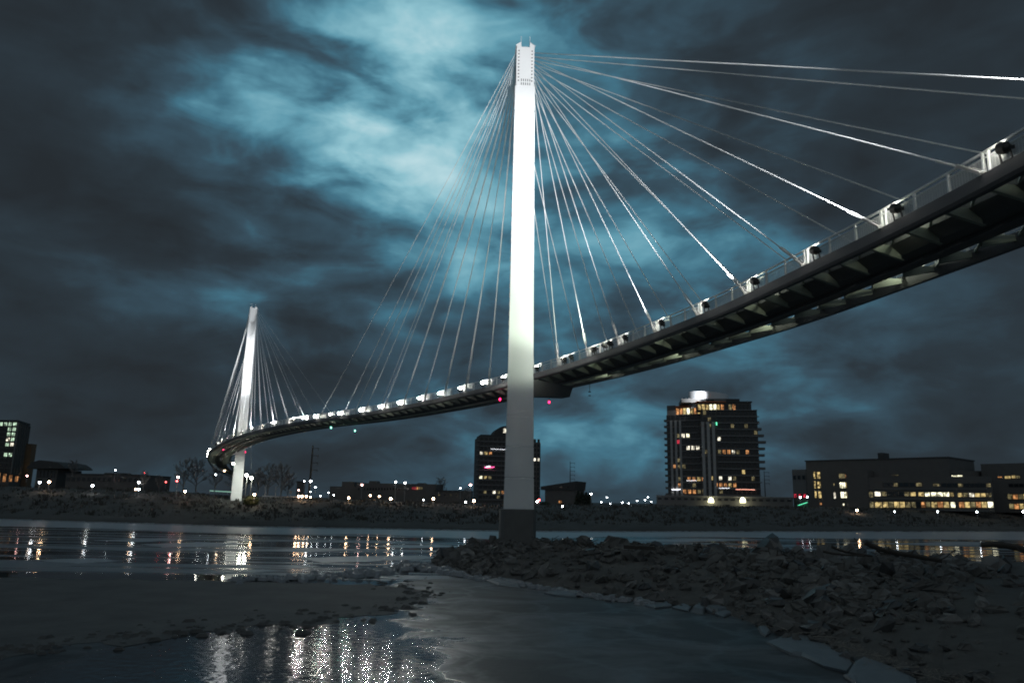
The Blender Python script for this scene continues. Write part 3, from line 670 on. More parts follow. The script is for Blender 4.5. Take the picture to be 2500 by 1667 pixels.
for (px, py, a, b, off, le, colr) in ((1221, 957, 100, 125, .3, ME_NR, (1, .03, .15)), (1310, 967, 90, 118, W - .3, ME_NR, (1, .03, .15)), (1442, 945, 80, 118, W - .3, None, None), (809, 1033, 150, 200, .3, ME_NG, (.3, 1, .8)), (868, 1040, 150, 200, W - .3, ME_NG, (.3, 1, .8)), (546, 1091, 240, 330, .3, ME_NR, (1, .03, .15)), (599, 1103, 240, 300, W - .3, ME_NR, (1, .03, .15))):
    p = nav(px, py, a, b, off, le)
    if colr: point(None, p + Vector((0, 0, -.4)), 12, colr, .1)
mb = MB(); q = at(613, 1088, 245); q2 = at(613, 1145, 245); mb.tube(q, q2, .07, n=6); mb.build('drain_pipe', m_white, bridge)

# unseen points added over the deck edges to brighten beams and railings
for s in (24, 38, 52, 66, 80, 94):
    point(bridge, deck(s, .95, .45) - LOC[bridge.name], 40, (.92, 1, .78), .15)
for s in (31, 45, 59, 73, 87, 101):
    point(bridge, deck(s, W - .85, .45) - LOC[bridge.name], 60 if s < 150 else 40, (.92, 1, .78), .15)
for s in (117, 138, 160, 182):
    point(bridge, deck(s, .85, .5) - LOC[bridge.name], 40, (1, .98, .9), .15)

#@@CITY
# ================================================================== CITY ON THE FAR BANK
def plan(px, py, d):
    r = ray(px, py) * d; return Vector((r.x, r.y, 0))
def zat(px, py, d): return CAM_Z + ray(px, py).z * d
def block(name, mb_or_pts, z0, z1, material, parent):
    pts = mb_or_pts; mb = MB(); mb.prism([(p.x, p.y, z0) for p in pts], (0, 0, z1 - z0)); return mb.build(name, material, parent)
class Facade:
    """a vertical wall plane of a building: A is its left end seen from the river, B its right end"""
    def __init__(s, parent, A, B):
        s.p = parent; s.A = Vector((A.x, A.y, 0)); d = Vector((B.x - A.x, B.y - A.y, 0)); s.L = d.length; s.U = d.normalized(); s.Nn = Vector((s.U.y, -s.U.x, 0)); s.rot = math.atan2(s.U.y, s.U.x)
    def uz(s, px, py):
        r = ray(px, py)   # r*d on plane
        den = r.x * s.Nn.x + r.y * s.Nn.y; d = (s.A.x * s.Nn.x + s.A.y * s.Nn.y) / den
        q = Vector((r.x * d, r.y * d, 0)); return (q - s.A).dot(s.U), CAM_Z + r.z * d
    def window(s, u0, u1, z0, z1, key, proud=.0, frame=True, bars=0):
        w_, h_ = round(u1 - u0, 1), round(z1 - z0, 1)
        if w_ < .1 or h_ < .1: return
        fk = (w_, h_, bars)
        if fk not in FRAMES:
            mb = MB(); t = min(.16, w_ * .12, h_ * .12)
            mb.box((0, -.03, t / 2), (w_, .22, t)); mb.box((0, -.03, h_ - t / 2), (w_, .22, t)); mb.box((-w_ / 2 + t / 2, -.03, h_ / 2), (t, .22, h_ - 2 * t)); mb.box((w_ / 2 - t / 2, -.03, h_ / 2), (t, .22, h_ - 2 * t))
            for k in range(bars): mb.box((-w_ / 2 + w_ * (k + 1) / (bars + 1), -.03, h_ / 2), (t * .7, .2, h_ - 2 * t))
            p = MB(); p.add([(-w_ / 2 + t, 0, t), (w_ / 2 - t, 0, t), (w_ / 2 - t, 0, h_ - t), (-w_ / 2 + t, 0, h_ - t)], [(0, 1, 2, 3)])
            FRAMES[fk] = (mb.mesh('window', m_frame), p)
        fm, pm = FRAMES[fk]
        if (fk, key) not in PANES: PANES[(fk, key)] = pm.mesh('pane', WIN[key])
        q = s.A + s.U * ((u0 + u1) / 2) + s.Nn * (.06 + proud) + Vector((0, 0, z0)) - LOC[s.p.name]
        o = link_mesh('window', fm, s.p, q); o.rotation_euler = (0, 0, s.rot)
        link_mesh('pane', PANES[(fk, key)], o, (0, -.05, 0))
    def wpx(s, x0, y0, x1, y1, key, bars=0, proud=0):
        u0, za = s.uz(x0, y1); u1, zb = s.uz(x1, y0); s.window(u0, u1, za, zb, key, proud, bars=bars)
    def strip(s, x0, y0, x1, y1, keys, pitch=13):
        n = max(1, round((x1 - x0) / pitch))
        for k in range(n): s.wpx(x0 + (x1 - x0) * k / n + .6, y0, x0 + (x1 - x0) * (k + 1) / n - .6, y1, keys[k % len(keys)] if isinstance(keys, str) else rnd.choice(keys))
    def fpt(s, u, back=0, z=0): q = s.A + s.U * u - s.Nn * back; return Vector((q.x, q.y, z))
    def poly(s, u0, u1, b0, b1): return [s.fpt(u0, b0), s.fpt(u1, b0), s.fpt(u1, b1), s.fpt(u0, b1)]
    def slab(s, u0, u1, z, out=1.2, th=.35, name='balcony_slab', back=-.0, material=None):
        return block(name, s.poly(u0, u1, -out, back), z, z + th, material or m_slab, s.p)
FRAMES = {}; PANES = {}
def base_z(px, d):
    q = ray(px, 1235); L = None
    return ztop(px) - .3

# ---- tall apartment tower right of the near pylon
D1 = 402
A = plan(1629, 1110, D1 + 6); B = plan(1722, 1110, D1 + 2); Cc = plan(1718, 1110, D1 - 6); Dd = plan(1853, 1110, D1 - 2)
zb = ztop(1740) - 1
tower = empty('apartment_tower', (A.x, A.y, zb), 'tall dark apartment tower with a white floodlit rooftop drum and scattered lit rooms', 'building')
L = Facade(tower, A, B); R = Facade(tower, Cc, Dd)
zL = L.uz(1670, 1012)[1]; zR = R.uz(1790, 1001)[1]
block('wall', L.poly(0, L.L, 0, 20), zb, zL, m_wall_dark, tower); block('wall', R.poly(0, R.L, .02, 27), zb - .1, zR, m_wall_dark, tower)
NF = 14
fhL = (zL - zb - 3) / NF; fhR = (zR - zb - 3) / NF
reg = lambda X, Y: (1550 + X / 3.92, 900 + Y / 3.92)
LITL = [(430, 692, 'r'), (480, 672, 'w'), (508, 668, 'b'), (520, 765, 'w'), (552, 762, 'w'), (585, 768, 'w'), (392, 937, 'o'), (433, 937, 'd'), (485, 940, 'd'), (412, 1130, 'o'), (515, 1052, 'o'), (560, 1052, 'o'), (610, 1052, 'y'), (640, 1052, 'o'), (490, 1200, 'o'), (530, 1200, 'o'), (570, 1200, 'o'), (620, 1200, 'd'), (430, 642, 'd')]
LITR = [(790, 675, 'w'), (860, 800, 'o'), (890, 805, 'o'), (925, 800, 'w'), (1088, 808, 'o'), (990, 815, 'd'), (1050, 968, 'y'), (715, 1047, 'y'), (810, 1038, 'w'), (928, 1035, 'w'), (815, 1112, 'o'), (875, 1112, 'o'), (910, 1115, 'y'), (945, 1118, 'o'), (763, 1128, 'o'), (830, 1200, 'd'), (810, 800, 'd'), (430, 937, 'd')]
def grid(Fc, nb, fh, zbase, nf, lit, skip=()):
    cells = {}
    for (x, y, k) in lit:
        u, z = Fc.uz(*reg(x, y)); cells[(int(u / Fc.L * nb), int((z - zbase) / fh))] = k
    for f in range(nf):
        for b in range(nb):
            if b in skip: continue
            u0 = Fc.L * (b + .12) / nb; u1 = Fc.L * (b + .88) / nb; z = zbase + f * fh
            Fc.window(u0, u1, z + fh * .22, z + fh * .90, cells.get((b, f), 'd' if rnd.random() < .05 else 'k'), bars=1)
grid(L, 8, fhL, zb + 3, NF, LITL); grid(R, 12, fhR, zb + 3, NF, LITR)
for f in range(NF + 1):
    L.slab(L.L * .40, L.L, zb + 3 + f * fhL - .2, .9); R.slab(R.L * .26, R.L + (.8 if f % 2 else .1), zb + 3 + f * fhR - .2, 1.0)
for px in (1641, 1652, 1663): u = L.uz(px, 1120)[0]; block('pier', L.poly(u - .55, u + .55, -.55, 0), zb, zL - 3, m_wall_pale, tower)
for px in (1718, 1731, 1744): u = R.uz(px, 1120)[0]; block('pier', R.poly(u - .7, u + .7, -.6, 0), zb, zR - 6, m_wall_pale, tower)
for f in range(5, NF):      # balconies stepping out at the right and left edges
    o_ = {5: 1.5, 6: 1.5, 7: 1.5, 8: 1.8, 9: 2.4, 10: 1.6, 11: .6, 12: -.4, 13: -1.2}[f]
    z = zb + 3 + f * fhR; block('balcony', R.poly(R.L - .2, R.L + 1.4 + o_, .5, 4), z - .2, z + 1.0, m_wall_grey, tower)
for f in range(1, NF): z = zb + 3 + f * fhL; block('balcony', L.poly(-1.5, .1, .5, 3.5), z - .2, z + .9, m_wall_grey, tower)
# lit penthouse storeys, set back, with orange timber soffits
zt1 = L.uz(1670, 992)[1]
block('penthouse', L.poly(4.6, L.L + 2, 2.2, 14), zL, zt1, m_wall_dark, tower); block('penthouse', L.poly(.3, 4.6, .4, 12), zL - .2, zt1 + .8, m_wall_dark, tower)
Lp = Facade(tower, L.fpt(4.6, 2.18), L.fpt(L.L, 2.18))
for k, kk_ in enumerate('ooybyoyo'): Lp.window(Lp.L * (k + .05) / 8, Lp.L * (k + .95) / 8, zL + .3, zt1 - .5, kk_)
block('soffit', L.poly(4.2, L.L + 2.4, 1.0, 14), zt1, zt1 + .5, mat('orange_timber_soffit', (.45, .14, .05), .6, vary=.2), tower)
zt2 = R.uz(1790, 981)[1]
block('penthouse', R.poly(-2, R.L - 2.2, 2.4, 24), zR, zt2, m_wall_dark, tower)
Rp = Facade(tower, R.fpt(-2, 2.38), R.fpt(R.L - 2.2, 2.38))
for k, kk_ in enumerate('yyybbyokdokkkk'): Rp.window(Rp.L * (k + .05) / 14, Rp.L * (k + .95) / 14, zR + .3, zt2 - .9, kk_)
block('soffit', R.poly(-2.5, R.L * .45, 1.4, 20), zt2 + .01, zt2 + .5, MATS['orange_timber_soffit'], tower); block('roof_edge', R.poly(R.L * .45, R.L - 1.8, 1.8, 24), zt2 + .01, zt2 + .6, m_roof, tower)
zt3 = R.uz(1740, 969)[1]
block('upper_storey', R.poly(-9.5, R.L * .48, 6, 24), zt2 + .5, zt3, m_wall_grey, tower)
for k in range(3): Facade(tower, R.fpt(-1, 5.98), R.fpt(9, 5.98)).window(1 + 2.4 * k, 3 + 2.4 * k, zt2 + .9, zt3 - .5, 'k')
zt4 = R.uz(1740, 954)[1]; ctr = R.fpt(5.2, 15); mb = MB(); nS = 40
for ring in range(1):
    vs = []; fs = []
    for i in range(nS):
        a = 2 * math.pi * i / nS; vs += [ctr + R.U * math.cos(a) * 10.4 + R.Nn * math.sin(a) * 9 + Vector((0, 0, zt2 - 2)), ctr + R.U * math.cos(a) * 10.4 + R.Nn * math.sin(a) * 9 + Vector((0, 0, zt4 + .5 - math.cos(a) * .9))]
    fs = [(2 * i, 2 * ((i + 1) % nS), 2 * ((i + 1) % nS) + 1, 2 * i + 1) for i in range(nS)] + [tuple(2 * i + 1 for i in range(nS))]
    mb.add(vs, fs)
mb.build('rooftop_drum', m_drum, tower)
block('roof_box', R.poly(R.L * .45, R.L * .75, 9, 20), zt2 + .6, zt2 + 2.8, m_roof, tower)
spot(tower, ctr - R.U * 6.5 + R.Nn * 14.5 + Vector((0, 0, zt3 + .6)) - LOC[tower.name], Quaternion((0, 0, 1), R.rot + .25) @ Quaternion((1, 0, 0), math.radians(98)), 6000, math.radians(120), (.95, .97, 1), .3, .6)
# strings of festive lights on two balconies
def string_lights(Fc, x0, y0, x1, y1, material, n, parent, r=.16):
    mb = MB()
    for k in range(n):
        f = k / (n - 1); u, z = Fc.uz(x0 + (x1 - x0) * f, y0 + (y1 - y0) * f); q = Fc.fpt(u, -1.15, z + rnd.uniform(-.08, .08)); mb.sphere(q, r, 5, 3)
    mb.build('string_light', material, parent)
m_sw = mat('white_string_bulbs', (.8, .8, .8), .4, emit=(.9, .93, 1), estr=4); m_so = mat('red_string_bulbs', (.8, .5, .4), .4, emit=(1, .42, .30), estr=2.4); m_sg = mat('green_string_bulbs', (.3, .8, .5), .4, emit=(.15, 1, .55), estr=2.2); m_sp = mat('pink_string_bulbs', (.8, .3, .5), .4, emit=(1, .08, .3), estr=4)
string_lights(L, *reg(360, 1155), *reg(437, 1155), m_sw, 12, tower, .2); string_lights(R, *reg(965, 1154), *reg(1142, 1157), m_so, 26, tower); string_lights(L, *reg(500, 1070), *reg(590, 1070), m_sw, 12, tower, .12); string_lights(R, *reg(805, 1142), *reg(900, 1142), m_sw, 14, tower, .12)
string_lights(R, *reg(778, 518), *reg(779, 536), m_sg, 2, tower, .35)

# podium below the tower with two lit wall lamps
A = plan(1603, 1222, D1 - 40); B = plan(1936, 1222, D1 - 44); zp = ztop(1750) - 1
pod = empty('parking_podium', (A.x, A.y, zp), 'long low concrete podium in front of the tall tower with two arched wall lights', 'building')
Pf = Facade(pod, A, B); zpt = Pf.uz(1760, 1213)[1]
block('wall', Pf.poly(0, Pf.L, 0, 26), zp, zpt, m_wall_grey, pod); block('roof_edge', Pf.poly(-.3, Pf.L + .3, -.3, 26), zpt, zpt + .4, m_slab, pod)
for px in (1736, 1813.5):
    u, z = Pf.uz(px, 1222); q = Pf.fpt(u, -.1, z)
    mb = MB(); mb.prism([q + Pf.U * math.cos(a) * 1.25 + Vector((0, 0, math.sin(a) * 1.6)) for a in [math.pi * k / 10 for k in range(11)]] + [q - Pf.U * 1.25 - Vector((0, 0, .8)), q + Pf.U * 1.25 - Vector((0, 0, .8))], Pf.Nn * .25)
    mb.build('wall_light', mat('arched_wall_light_glow', (.8, .8, .7), .4, emit=(1, .96, .62), estr=2.2), pod)
    point(None, Pf.fpt(u, -2.6, z - .5), 420, (1, .92, .55), .4)
for k in range(20): Pf.window(Pf.L * (k + .2) / 20, Pf.L * (k + .8) / 20, zpt - 1.6, zpt - .6, 'k', frame=False)

# ---- second apartment tower behind the near pylon
A = plan(1169, 1140, 432); B = plan(1321, 1140, 438); zb2 = ztop(1240)
t2 = empty('apartment_tower', (A.x, A.y, zb2), 'dark apartment tower half hidden behind the near pylon, with a curved roof', 'building')
G = Facade(t2, A, B); z2 = G.uz(1190, 1066)[1]; zr = G.uz(1318, 1079)[1]
uS = G.uz(1300, 1100)[0]
block('wall', G.poly(0, uS, 0, 22), zb2, z2, m_wall_dark, t2); block('wall', G.poly(uS, G.L, 2, 22), zb2, zr, m_wall_dark, t2)
block('roof_edge', G.poly(.8, uS, .8, 20), z2 + .01, z2 + 1.3, m_roof, t2)
u0 = G.uz(1206, 1050)[0]; u1 = G.uz(1268, 1050)[0]; zc = G.uz(1236, 1038)[1]
arc = [G.fpt(u0 + (u1 - u0) * k / 12, 4, z2 + 1.3 + (zc - z2 - 1.3) * math.sin(math.pi * min(1, (k / 12) * 1.0)) ** .6) for k in range(13)]
mb = MB(); mb.prism(arc, -G.Nn * 14); mb.build('curved_roof', m_roof, t2)
Gp = Facade(t2, G.fpt(0, 3.96), G.fpt(G.L, 3.96)); Gp.wpx(1228, 1045, 1237, 1057, 'w')
fh2 = (z2 - zb2 - 2) / 13
reg7 = lambda X, Y: (1100 + X / 4.48, 1000 + Y / 4.48)
l2 = {}
for X, Y, k in ((348, 488, 'w'), (375, 488, 'y'), (418, 490, 'o'), (322, 742, 'y'), (340, 742, 'b'), (372, 742, 'y'), (405, 742, 'd'), (385, 880, 'd'), (490, 880, 'w'), (515, 930, 'd'), (535, 962, 'd'), (415, 630, 'd'), (580, 880, 'o')):
    u, z = G.uz(*reg7(X, Y)); l2[(int(u / uS * 12), int((z - zb2 - 2) / fh2))] = k
for f in range(13):
    for b in range(12):
        z = zb2 + 2 + f * fh2; G.window(uS * (b + .12) / 12, uS * (b + .88) / 12, z + fh2 * .22, z + fh2 * .9, l2.get((b, f), 'k'))
    G.slab(.5, uS * .55, zb2 + 2 + f * fh2 - .2, .9); block('balcony', G.poly(-1.2, .1, .5, 4), zb2 + 2 + f * fh2 - .2, zb2 + 2.8 + f * fh2, m_wall_grey, t2)
    for b in range(2):
        z = zb2 + 2 + f * fh2; Facade(t2, G.fpt(uS, 1.98), G.fpt(G.L, 1.98)).window(1 + 2.2 * b, 2.4 + 2.2 * b, z + .6, z + fh2 * .9, 'w' if f == 8 else 'k')
string_lights(G, *reg7(372, 632), *reg7(470, 628), m_sp, 9, t2, .28); string_lights(G, *reg7(385, 628), *reg7(425, 620), m_sw, 5, t2, .28); string_lights(G, *reg7(440, 430), *reg7(600, 436), m_sw, 22, t2, .12)

# ---- long office building at the right
D3 = 352; A = plan(1970, 1180, D3 + 14); B = plan(2421, 1180, D3 - 12); zo = ztop(2150) - .6
off = empty('office_building', (A.x, A.y, zo), 'long dark office block at the right with rows of yellow lit strip windows', 'building')
O = Facade(off, A, B); xo = lambda X, Y: (1900 + X / 3.92, 1050 + Y / 3.92)
zh = O.uz(2100, 1123)[1]; um = O.uz(2321, 1180)[0]; us = O.uz(2353, 1180)[0]; uf = O.uz(2082, 1180)[0]; zf = O.uz(2250, 1165)[1]
block('wall', O.poly(0, um, .0, 30), zo, zh, m_wall_dark, off); block('wall', O.poly(um, us, .5, 26), zo, O.uz(2335, 1147)[1], m_wall_dark, off)
block('parapet', O.poly(-.3, um + .3, -.3, 30.3), zh + .01, zh + .5, m_roof, off); block('roof_plant', O.poly(um * .50, um * .54, 6, 12), zh + .5, zh + 3.2, m_roof, off)
Q = Facade(off, O.fpt(uf + 9, -6), O.fpt(O.L, -6)); block('front_wing', Q.poly(0, Q.L, 0, 6.4), zo + .05, zf, m_wall_dark, off)
block('stair_tower', O.poly(uf, uf + 9, -6.2, -.01), zo + .02, O.uz(2100, 1150)[1], m_wall_dark, off)
for (X0, Y0, X1, Y1) in ((340, 395, 356, 465), (372, 395, 403, 465), (345, 487, 362, 557), (378, 487, 409, 557), (352, 580, 368, 650), (385, 580, 415, 650)): O.wpx(*xo(X0, Y0), *xo(X1, Y1), 'y')
for (X0, Y0, X1, Y1, k) in ((590, 495, 645, 555, 'b'), (648, 495, 704, 555, 'y'), (600, 587, 655, 650, 'b'), (657, 590, 708, 650, 'y'), (533, 592, 552, 655, 'w'), (620, 700, 636, 722, 'b'), (664, 696, 684, 722, 'w'), (582, 412, 640, 462, 'd'), (642, 418, 698, 462, 'o'), (735, 413, 846, 426, 'b'), (1090, 424, 1150, 434, 'd'), (528, 505, 542, 530, 'd'), (850, 510, 903, 550, 'd'), (395, 690, 420, 715, 'o')):
    O.wpx(*xo(X0, Y0), *xo(X1, Y1), k, bars=2 if X1 - X0 > 50 else 0, proud=.02)
Facade(off, O.fpt(um, .48), O.fpt(us, .48)).wpx(*xo(1660, 428), *xo(1765, 446), 'b', bars=3)
for (X0, X1, Y0, Y1, keys) in ((858, 912, 585, 645, 'dy'), (920, 985, 585, 632, 'wy'), (990, 1260, 585, 632, 'dkkkdkk'), (1262, 1320, 588, 632, 'yd'), (1338, 1400, 590, 635, 'yd'), (1402, 1456, 590, 635, 'b'), (1460, 1640, 590, 635, 'bbby'), (1642, 1685, 592, 636, 'y'), (1715, 2045, 597, 640, 'ydwyydyd'), (1255, 1380, 500, 540, 'kd'), (1480, 1545, 508, 538, 'd'), (1000, 1250, 500, 540, 'kkdk'), (1560, 2040, 505, 545, 'kkkdk')):
    Q.strip(*xo(X0, Y0), *xo(X1, Y1), keys, 14)
for (X0, X1, keys) in ((862, 920, 'dk'), (924, 1000, 'yby'), (1002, 1270, 'ydyydyo'), (1275, 1460, 'dkodd'), (1465, 1640, 'yoyd'), (1650, 1698, 'b'), (1730, 2000, 'oydoyd'), (2005, 2062, 'b')):
    Q.strip(*xo(X0, 682), *xo(X1, 742), keys, 13)
for k, (X, Y) in enumerate(((1040, 560), (1040, 655), (1040, 752))): u, z = Q.uz(*xo(X, Y)); Q.slab(0, Q.L, z - .3, .5, .5, 'spandrel_ledge', material=m_wall_grey)
# left wing with a red lit band
A = plan(1936, 1190, D3 + 20); B = plan(1969.5, 1190, D3 + 15.5)
wing = empty('brick_annex', (A.x, A.y, zo), 'low brick annex at the left end of the office block with a red lit band', 'building')
Wf = Facade(wing, A, B); zw = Wf.uz(1952, 1146)[1]; block('wall', Wf.poly(0, Wf.L, 0, 20), zo - .1, zw, m_wall_grey, wing)
for k in range(3): Wf.window(Wf.L * (k + .15) / 3, Wf.L * (k + .85) / 3, Wf.uz(1955, 1215)[1], Wf.uz(1955, 1205)[1], 'r')
for k in range(3): Wf.window(Wf.L * (k + .2) / 3, Wf.L * (k + .8) / 3, Wf.uz(1955, 1170)[1], Wf.uz(1955, 1160)[1], 'k')
string_lights(Wf, 1953, 1233, 1975, 1226, m_sg, 14, wing, .14)
# right-hand block, cut by the frame
A = plan(2400, 1190, D3 + 8); B = plan(2620, 1190, D3 - 2)
o2 = empty('office_building', (A.x, A.y, zo), 'dark brick office block cut off by the right edge with two rows of dim windows', 'building')
O2 = Facade(o2, A, B); z2t = O2.uz(2450, 1131)[1]; z2s = O2.uz(2390, 1148)[1]
block('wall', O2.poly(0, O2.L, 0, 30), zo - .05, z2t, m_wall_dark, o2); block('lower_wall', O2.poly(-6, -.01, 3, 28), zo - .08, z2s, m_wall_dark, o2)
for (X0, X1, Y0, Y1, keys) in ((2100, 2145, 440, 455, 'o'), (2165, 2230, 435, 465, 'yw'), (2232, 2320, 430, 462, 'ydk'), (2195, 2600, 608, 662, 'dodyd'), (2210, 2600, 700, 755, 'doydk'), (2205, 2600, 510, 545, 'kkk')): O2.strip(*xo(X0, Y0), *xo(X1, Y1), keys, 13)

# ---- low building with a mono-pitch roof right behind the near pylon
A = plan(1320, 1210, 372); B = plan(1406, 1210, 366); zc_ = ztop(1360) - .3
bh = empty('boat_house', (A.x, A.y, zc_), 'low dark building with a sloping mono-pitch roof and one orange window', 'building')
H_ = Facade(bh, A, B); za, zb_ = H_.uz(1320, 1187)[1], H_.uz(1404, 1174)[1]; zwall = H_.uz(1360, 1196)[1]
block('wall', H_.poly(2, H_.L - 1, .5, 16), zc_, zwall, m_wall_dark, bh)
mb = MB(); p = [H_.fpt(0, 0, zwall + .02), H_.fpt(H_.L - .6, 0, zwall + .02), H_.fpt(H_.L, 0, zb_), H_.fpt(0, 0, za)]; mb.prism(p, -H_.Nn * 16); mb.build('roof', m_roof, bh)
H_.wpx(1363, 1221, 1367, 1228, 'o', proud=-.5); H_.wpx(1367.5, 1221, 1371, 1228, 'o', proud=-.5)
for k in range(4): H_.wpx(1340 + 14 * k, 1186, 1349 + 14 * k, 1191, 'k')
# ---- low terrace in the middle
A = plan(800, 1200, 330); B = plan(1062, 1200, 318); zm = ztop(930) - .5
md = empty('low_terrace_building', (A.x, A.y, zm), 'long low dark terrace building in the middle with one red lit window band', 'building')
Mf = Facade(md, A, B)
for (x0, x1, yt, b0, b1, nm) in ((801, 870, 1187, 2, 14, 'wall'), (828, 858, 1175, 3, 12, 'upper_storey'), (870, 1064, 1180, 0, 16, 'wall'), (893, 912, 1173, 4, 9, 'roof_plant'), (1013, 1030, 1178, 4, 9, 'roof_plant')):
    u0 = Mf.uz(x0, 1200)[0]; u1 = Mf.uz(x1, 1200)[0]; block(nm, Mf.poly(u0, u1, b0, b1), zm, Mf.uz((x0 + x1) / 2, yt)[1], m_wall_dark, md)
for k, kk_ in enumerate('rrodd'): Mf.wpx(1006 + 5.4 * k, 1188, 1010.6 + 5.4 * k, 1195, kk_)
for k in range(18): Mf.wpx(874 + 7 * k, 1190, 879 + 7 * k, 1196, 'k')
A = plan(1062, 1210, 316); B = plan(1133, 1210, 312)
an = empty('shed', (A.x, A.y, zm), 'low flat dark shed between the terrace building and the half hidden tower', 'building')
Af = Facade(an, A, B); block('wall', Af.poly(0, Af.L, 0, 12), zm, Af.uz(1095, 1199)[1], m_wall_dark, an); block('roof_edge', Af.poly(-.3, Af.L + .3, -.3, 12), Af.uz(1095, 1199)[1] + .01, Af.uz(1095, 1199)[1] + .4, m_roof, an)
for k in range(4): Af.wpx(1070 + 14 * k, 1206, 1075 + 14 * k, 1210, 'dkdk'[k])
A = plan(724, 1190, 330); B = plan(744, 1190, 330); kk2 = empty('plant_shed', (A.x, A.y, zm), 'small square dark shed beside the tall timber mast', 'building')
Kf = Facade(kk2, A, B); block('wall', Kf.poly(0, Kf.L, 0, 5), zm, Kf.uz(734, 1177)[1], m_wall_dark, kk2); block('roof', Kf.poly(-.3, Kf.L + .3, -.3, 5.3), Kf.uz(734, 1177)[1] + .01, Kf.uz(734, 1176)[1] + .3, m_roof, kk2)

# ---- glass office tower at the left edge
A = plan(-70, 1100, 392); B = plan(33, 1100, 380); Cq = plan(63, 1100, 398); zg = ztop(20) - .5
gt = empty('glass_office_tower', (A.x, A.y, zg), 'dark glass office tower cut by the left edge with a green lit corner', 'building')
Gf = Facade(gt, A, B); Sf = Facade(gt, B, Cq); zgt = Gf.uz(10, 1029)[1]
block('wall', [A, B, Cq, Cq + (A - B)], zg, zgt, m_wall_dark, gt); block('roof_edge', [A + Gf.Nn * .4, B + Gf.Nn * .4 + Gf.U * .3, Cq + Gf.U * .4, Cq + (A - B)], zgt + .01, zgt + .7, m_roof, gt)
fh = (zgt - zg) / 13
for f in range(2, 13):
    for b in range(9):
        k = 'k'
        if f == 12: k = 'g'
        elif b >= 7 and f in (11, 10, 9, 8, 6): k = 'g' if (f + b) % 4 else 'w'
        Gf.window(Gf.L * (b + .06) / 9, Gf.L * (b + .94) / 9, zg + f * fh + .25, zg + (f + 1) * fh - .15, k, bars=1)
    for b in range(5):
        k = 'k'
        if f > 6 and rnd.random() < .6: k = 'd'
        if f <= 5 and f > 2 and rnd.random() < .4: k = 'y'
        Sf.window(Sf.L * (b + .10) / 5, Sf.L * (b + .5) / 5, zg + f * fh + .3, zg + (f + 1) * fh - .3, k)
for k in range(6): u = Sf.L * (k + .0) / 5; block('fin', Sf.poly(u - .12, u + .12, -.5, 0), zg + 2 * fh, zgt - .2, m_wall_grey, gt)
block('brick_pier', [Cq + Vector((.2, -1, 0)), Cq + Vector((2.6, -.4, 0)), Cq + Vector((2.6, 3, 0)), Cq + Vector((.2, 3, 0))], zg, zgt - 8, mat('brown_brick_pier', (.20, .14, .09), .9, vary=.3), gt)
tag(MATS['brown_brick_pier'] and gt, None)
for k in range(4):
    q0 = plan(-10 + 15 * k, 1165, 372); q1 = plan(2 + 15 * k, 1165, 372); cf = Facade(gt, q0, q1)
    za_, zb3 = cf.uz(-10 + 15 * k, 1176)[1], cf.uz(-10 + 15 * k, 1152 + 3 * k)[1]
    block('canopy', cf.poly(-.5, cf.L + .5, -.6, 4), zb3, zb3 + .35, m_roof, gt); cf.window(.2, cf.L - .2, za_, zb3 - .02, 'o', bars=1)
point(gt, Vector((Cq.x + 1.5, Cq.y - 5, zg + 6)) - LOC[gt.name], 90, (1, .6, .25), .4)
# pavilion with a curved roof, long low hall
A = plan(66, 1160, 360); B = plan(160, 1160, 352)
pv = empty('curved_roof_pavilion', (A.x, A.y, zg), 'low dark pavilion with a curved overhanging roof beside the glass tower', 'building')
Vf = Facade(pv, A, B); zt_ = Vf.uz(110, 1145)[1]; block('wall', Vf.poly(3, Vf.L - 4, 1, 18), zg, zt_, m_wall_dark, pv)
prof = [(0, 1142), (.12, 1128), (.3, 1123), (.55, 1125), (.8, 1129), (.93, 1136), (1, 1142)]
mb = MB(); top = [Vf.fpt(Vf.L * f, -1, Vf.uz(66 + 94 * f, y)[1]) for f, y in prof]; bot = [Vf.fpt(Vf.L * f, -1, Vf.uz(66 + 94 * f, 1143)[1] - .1) for f in (1, 0)]
mb.prism(top + bot, -Vf.Nn * 20); mb.build('curved_roof', m_roof, pv)
for k in range(5): Vf.window(3.4 + (Vf.L - 8) * k / 5, 3.4 + (Vf.L - 8) * (k + .8) / 5, zt_ - 3.2, zt_ - .5, 'k', proud=-1)
A = plan(160, 1175, 345); B = plan(336, 1175, 330); hl = empty('long_low_hall', (A.x, A.y, zg), 'long low flat roofed dark hall right of the curved roof pavilion', 'building')
Hf = Facade(hl, A, B); zt_ = Hf.uz(250, 1159)[1]; block('wall', Hf.poly(0, Hf.L, 0, 25), zg, zt_, m_wall_dark, hl); block('roof_plant', Hf.poly(Hf.L * .42, Hf.L * .7, 5, 10), zt_, Hf.uz(265, 1153)[1], m_roof, hl); block('roof_edge', Hf.poly(-.3, Hf.L + .3, -.3, 25), zt_ + .01, zt_ + .4, m_roof, hl)
for k in range(14): Hf.window(Hf.L * (k + .2) / 14, Hf.L * (k + .8) / 14, zt_ - 2.4, zt_ - 1, 'k')

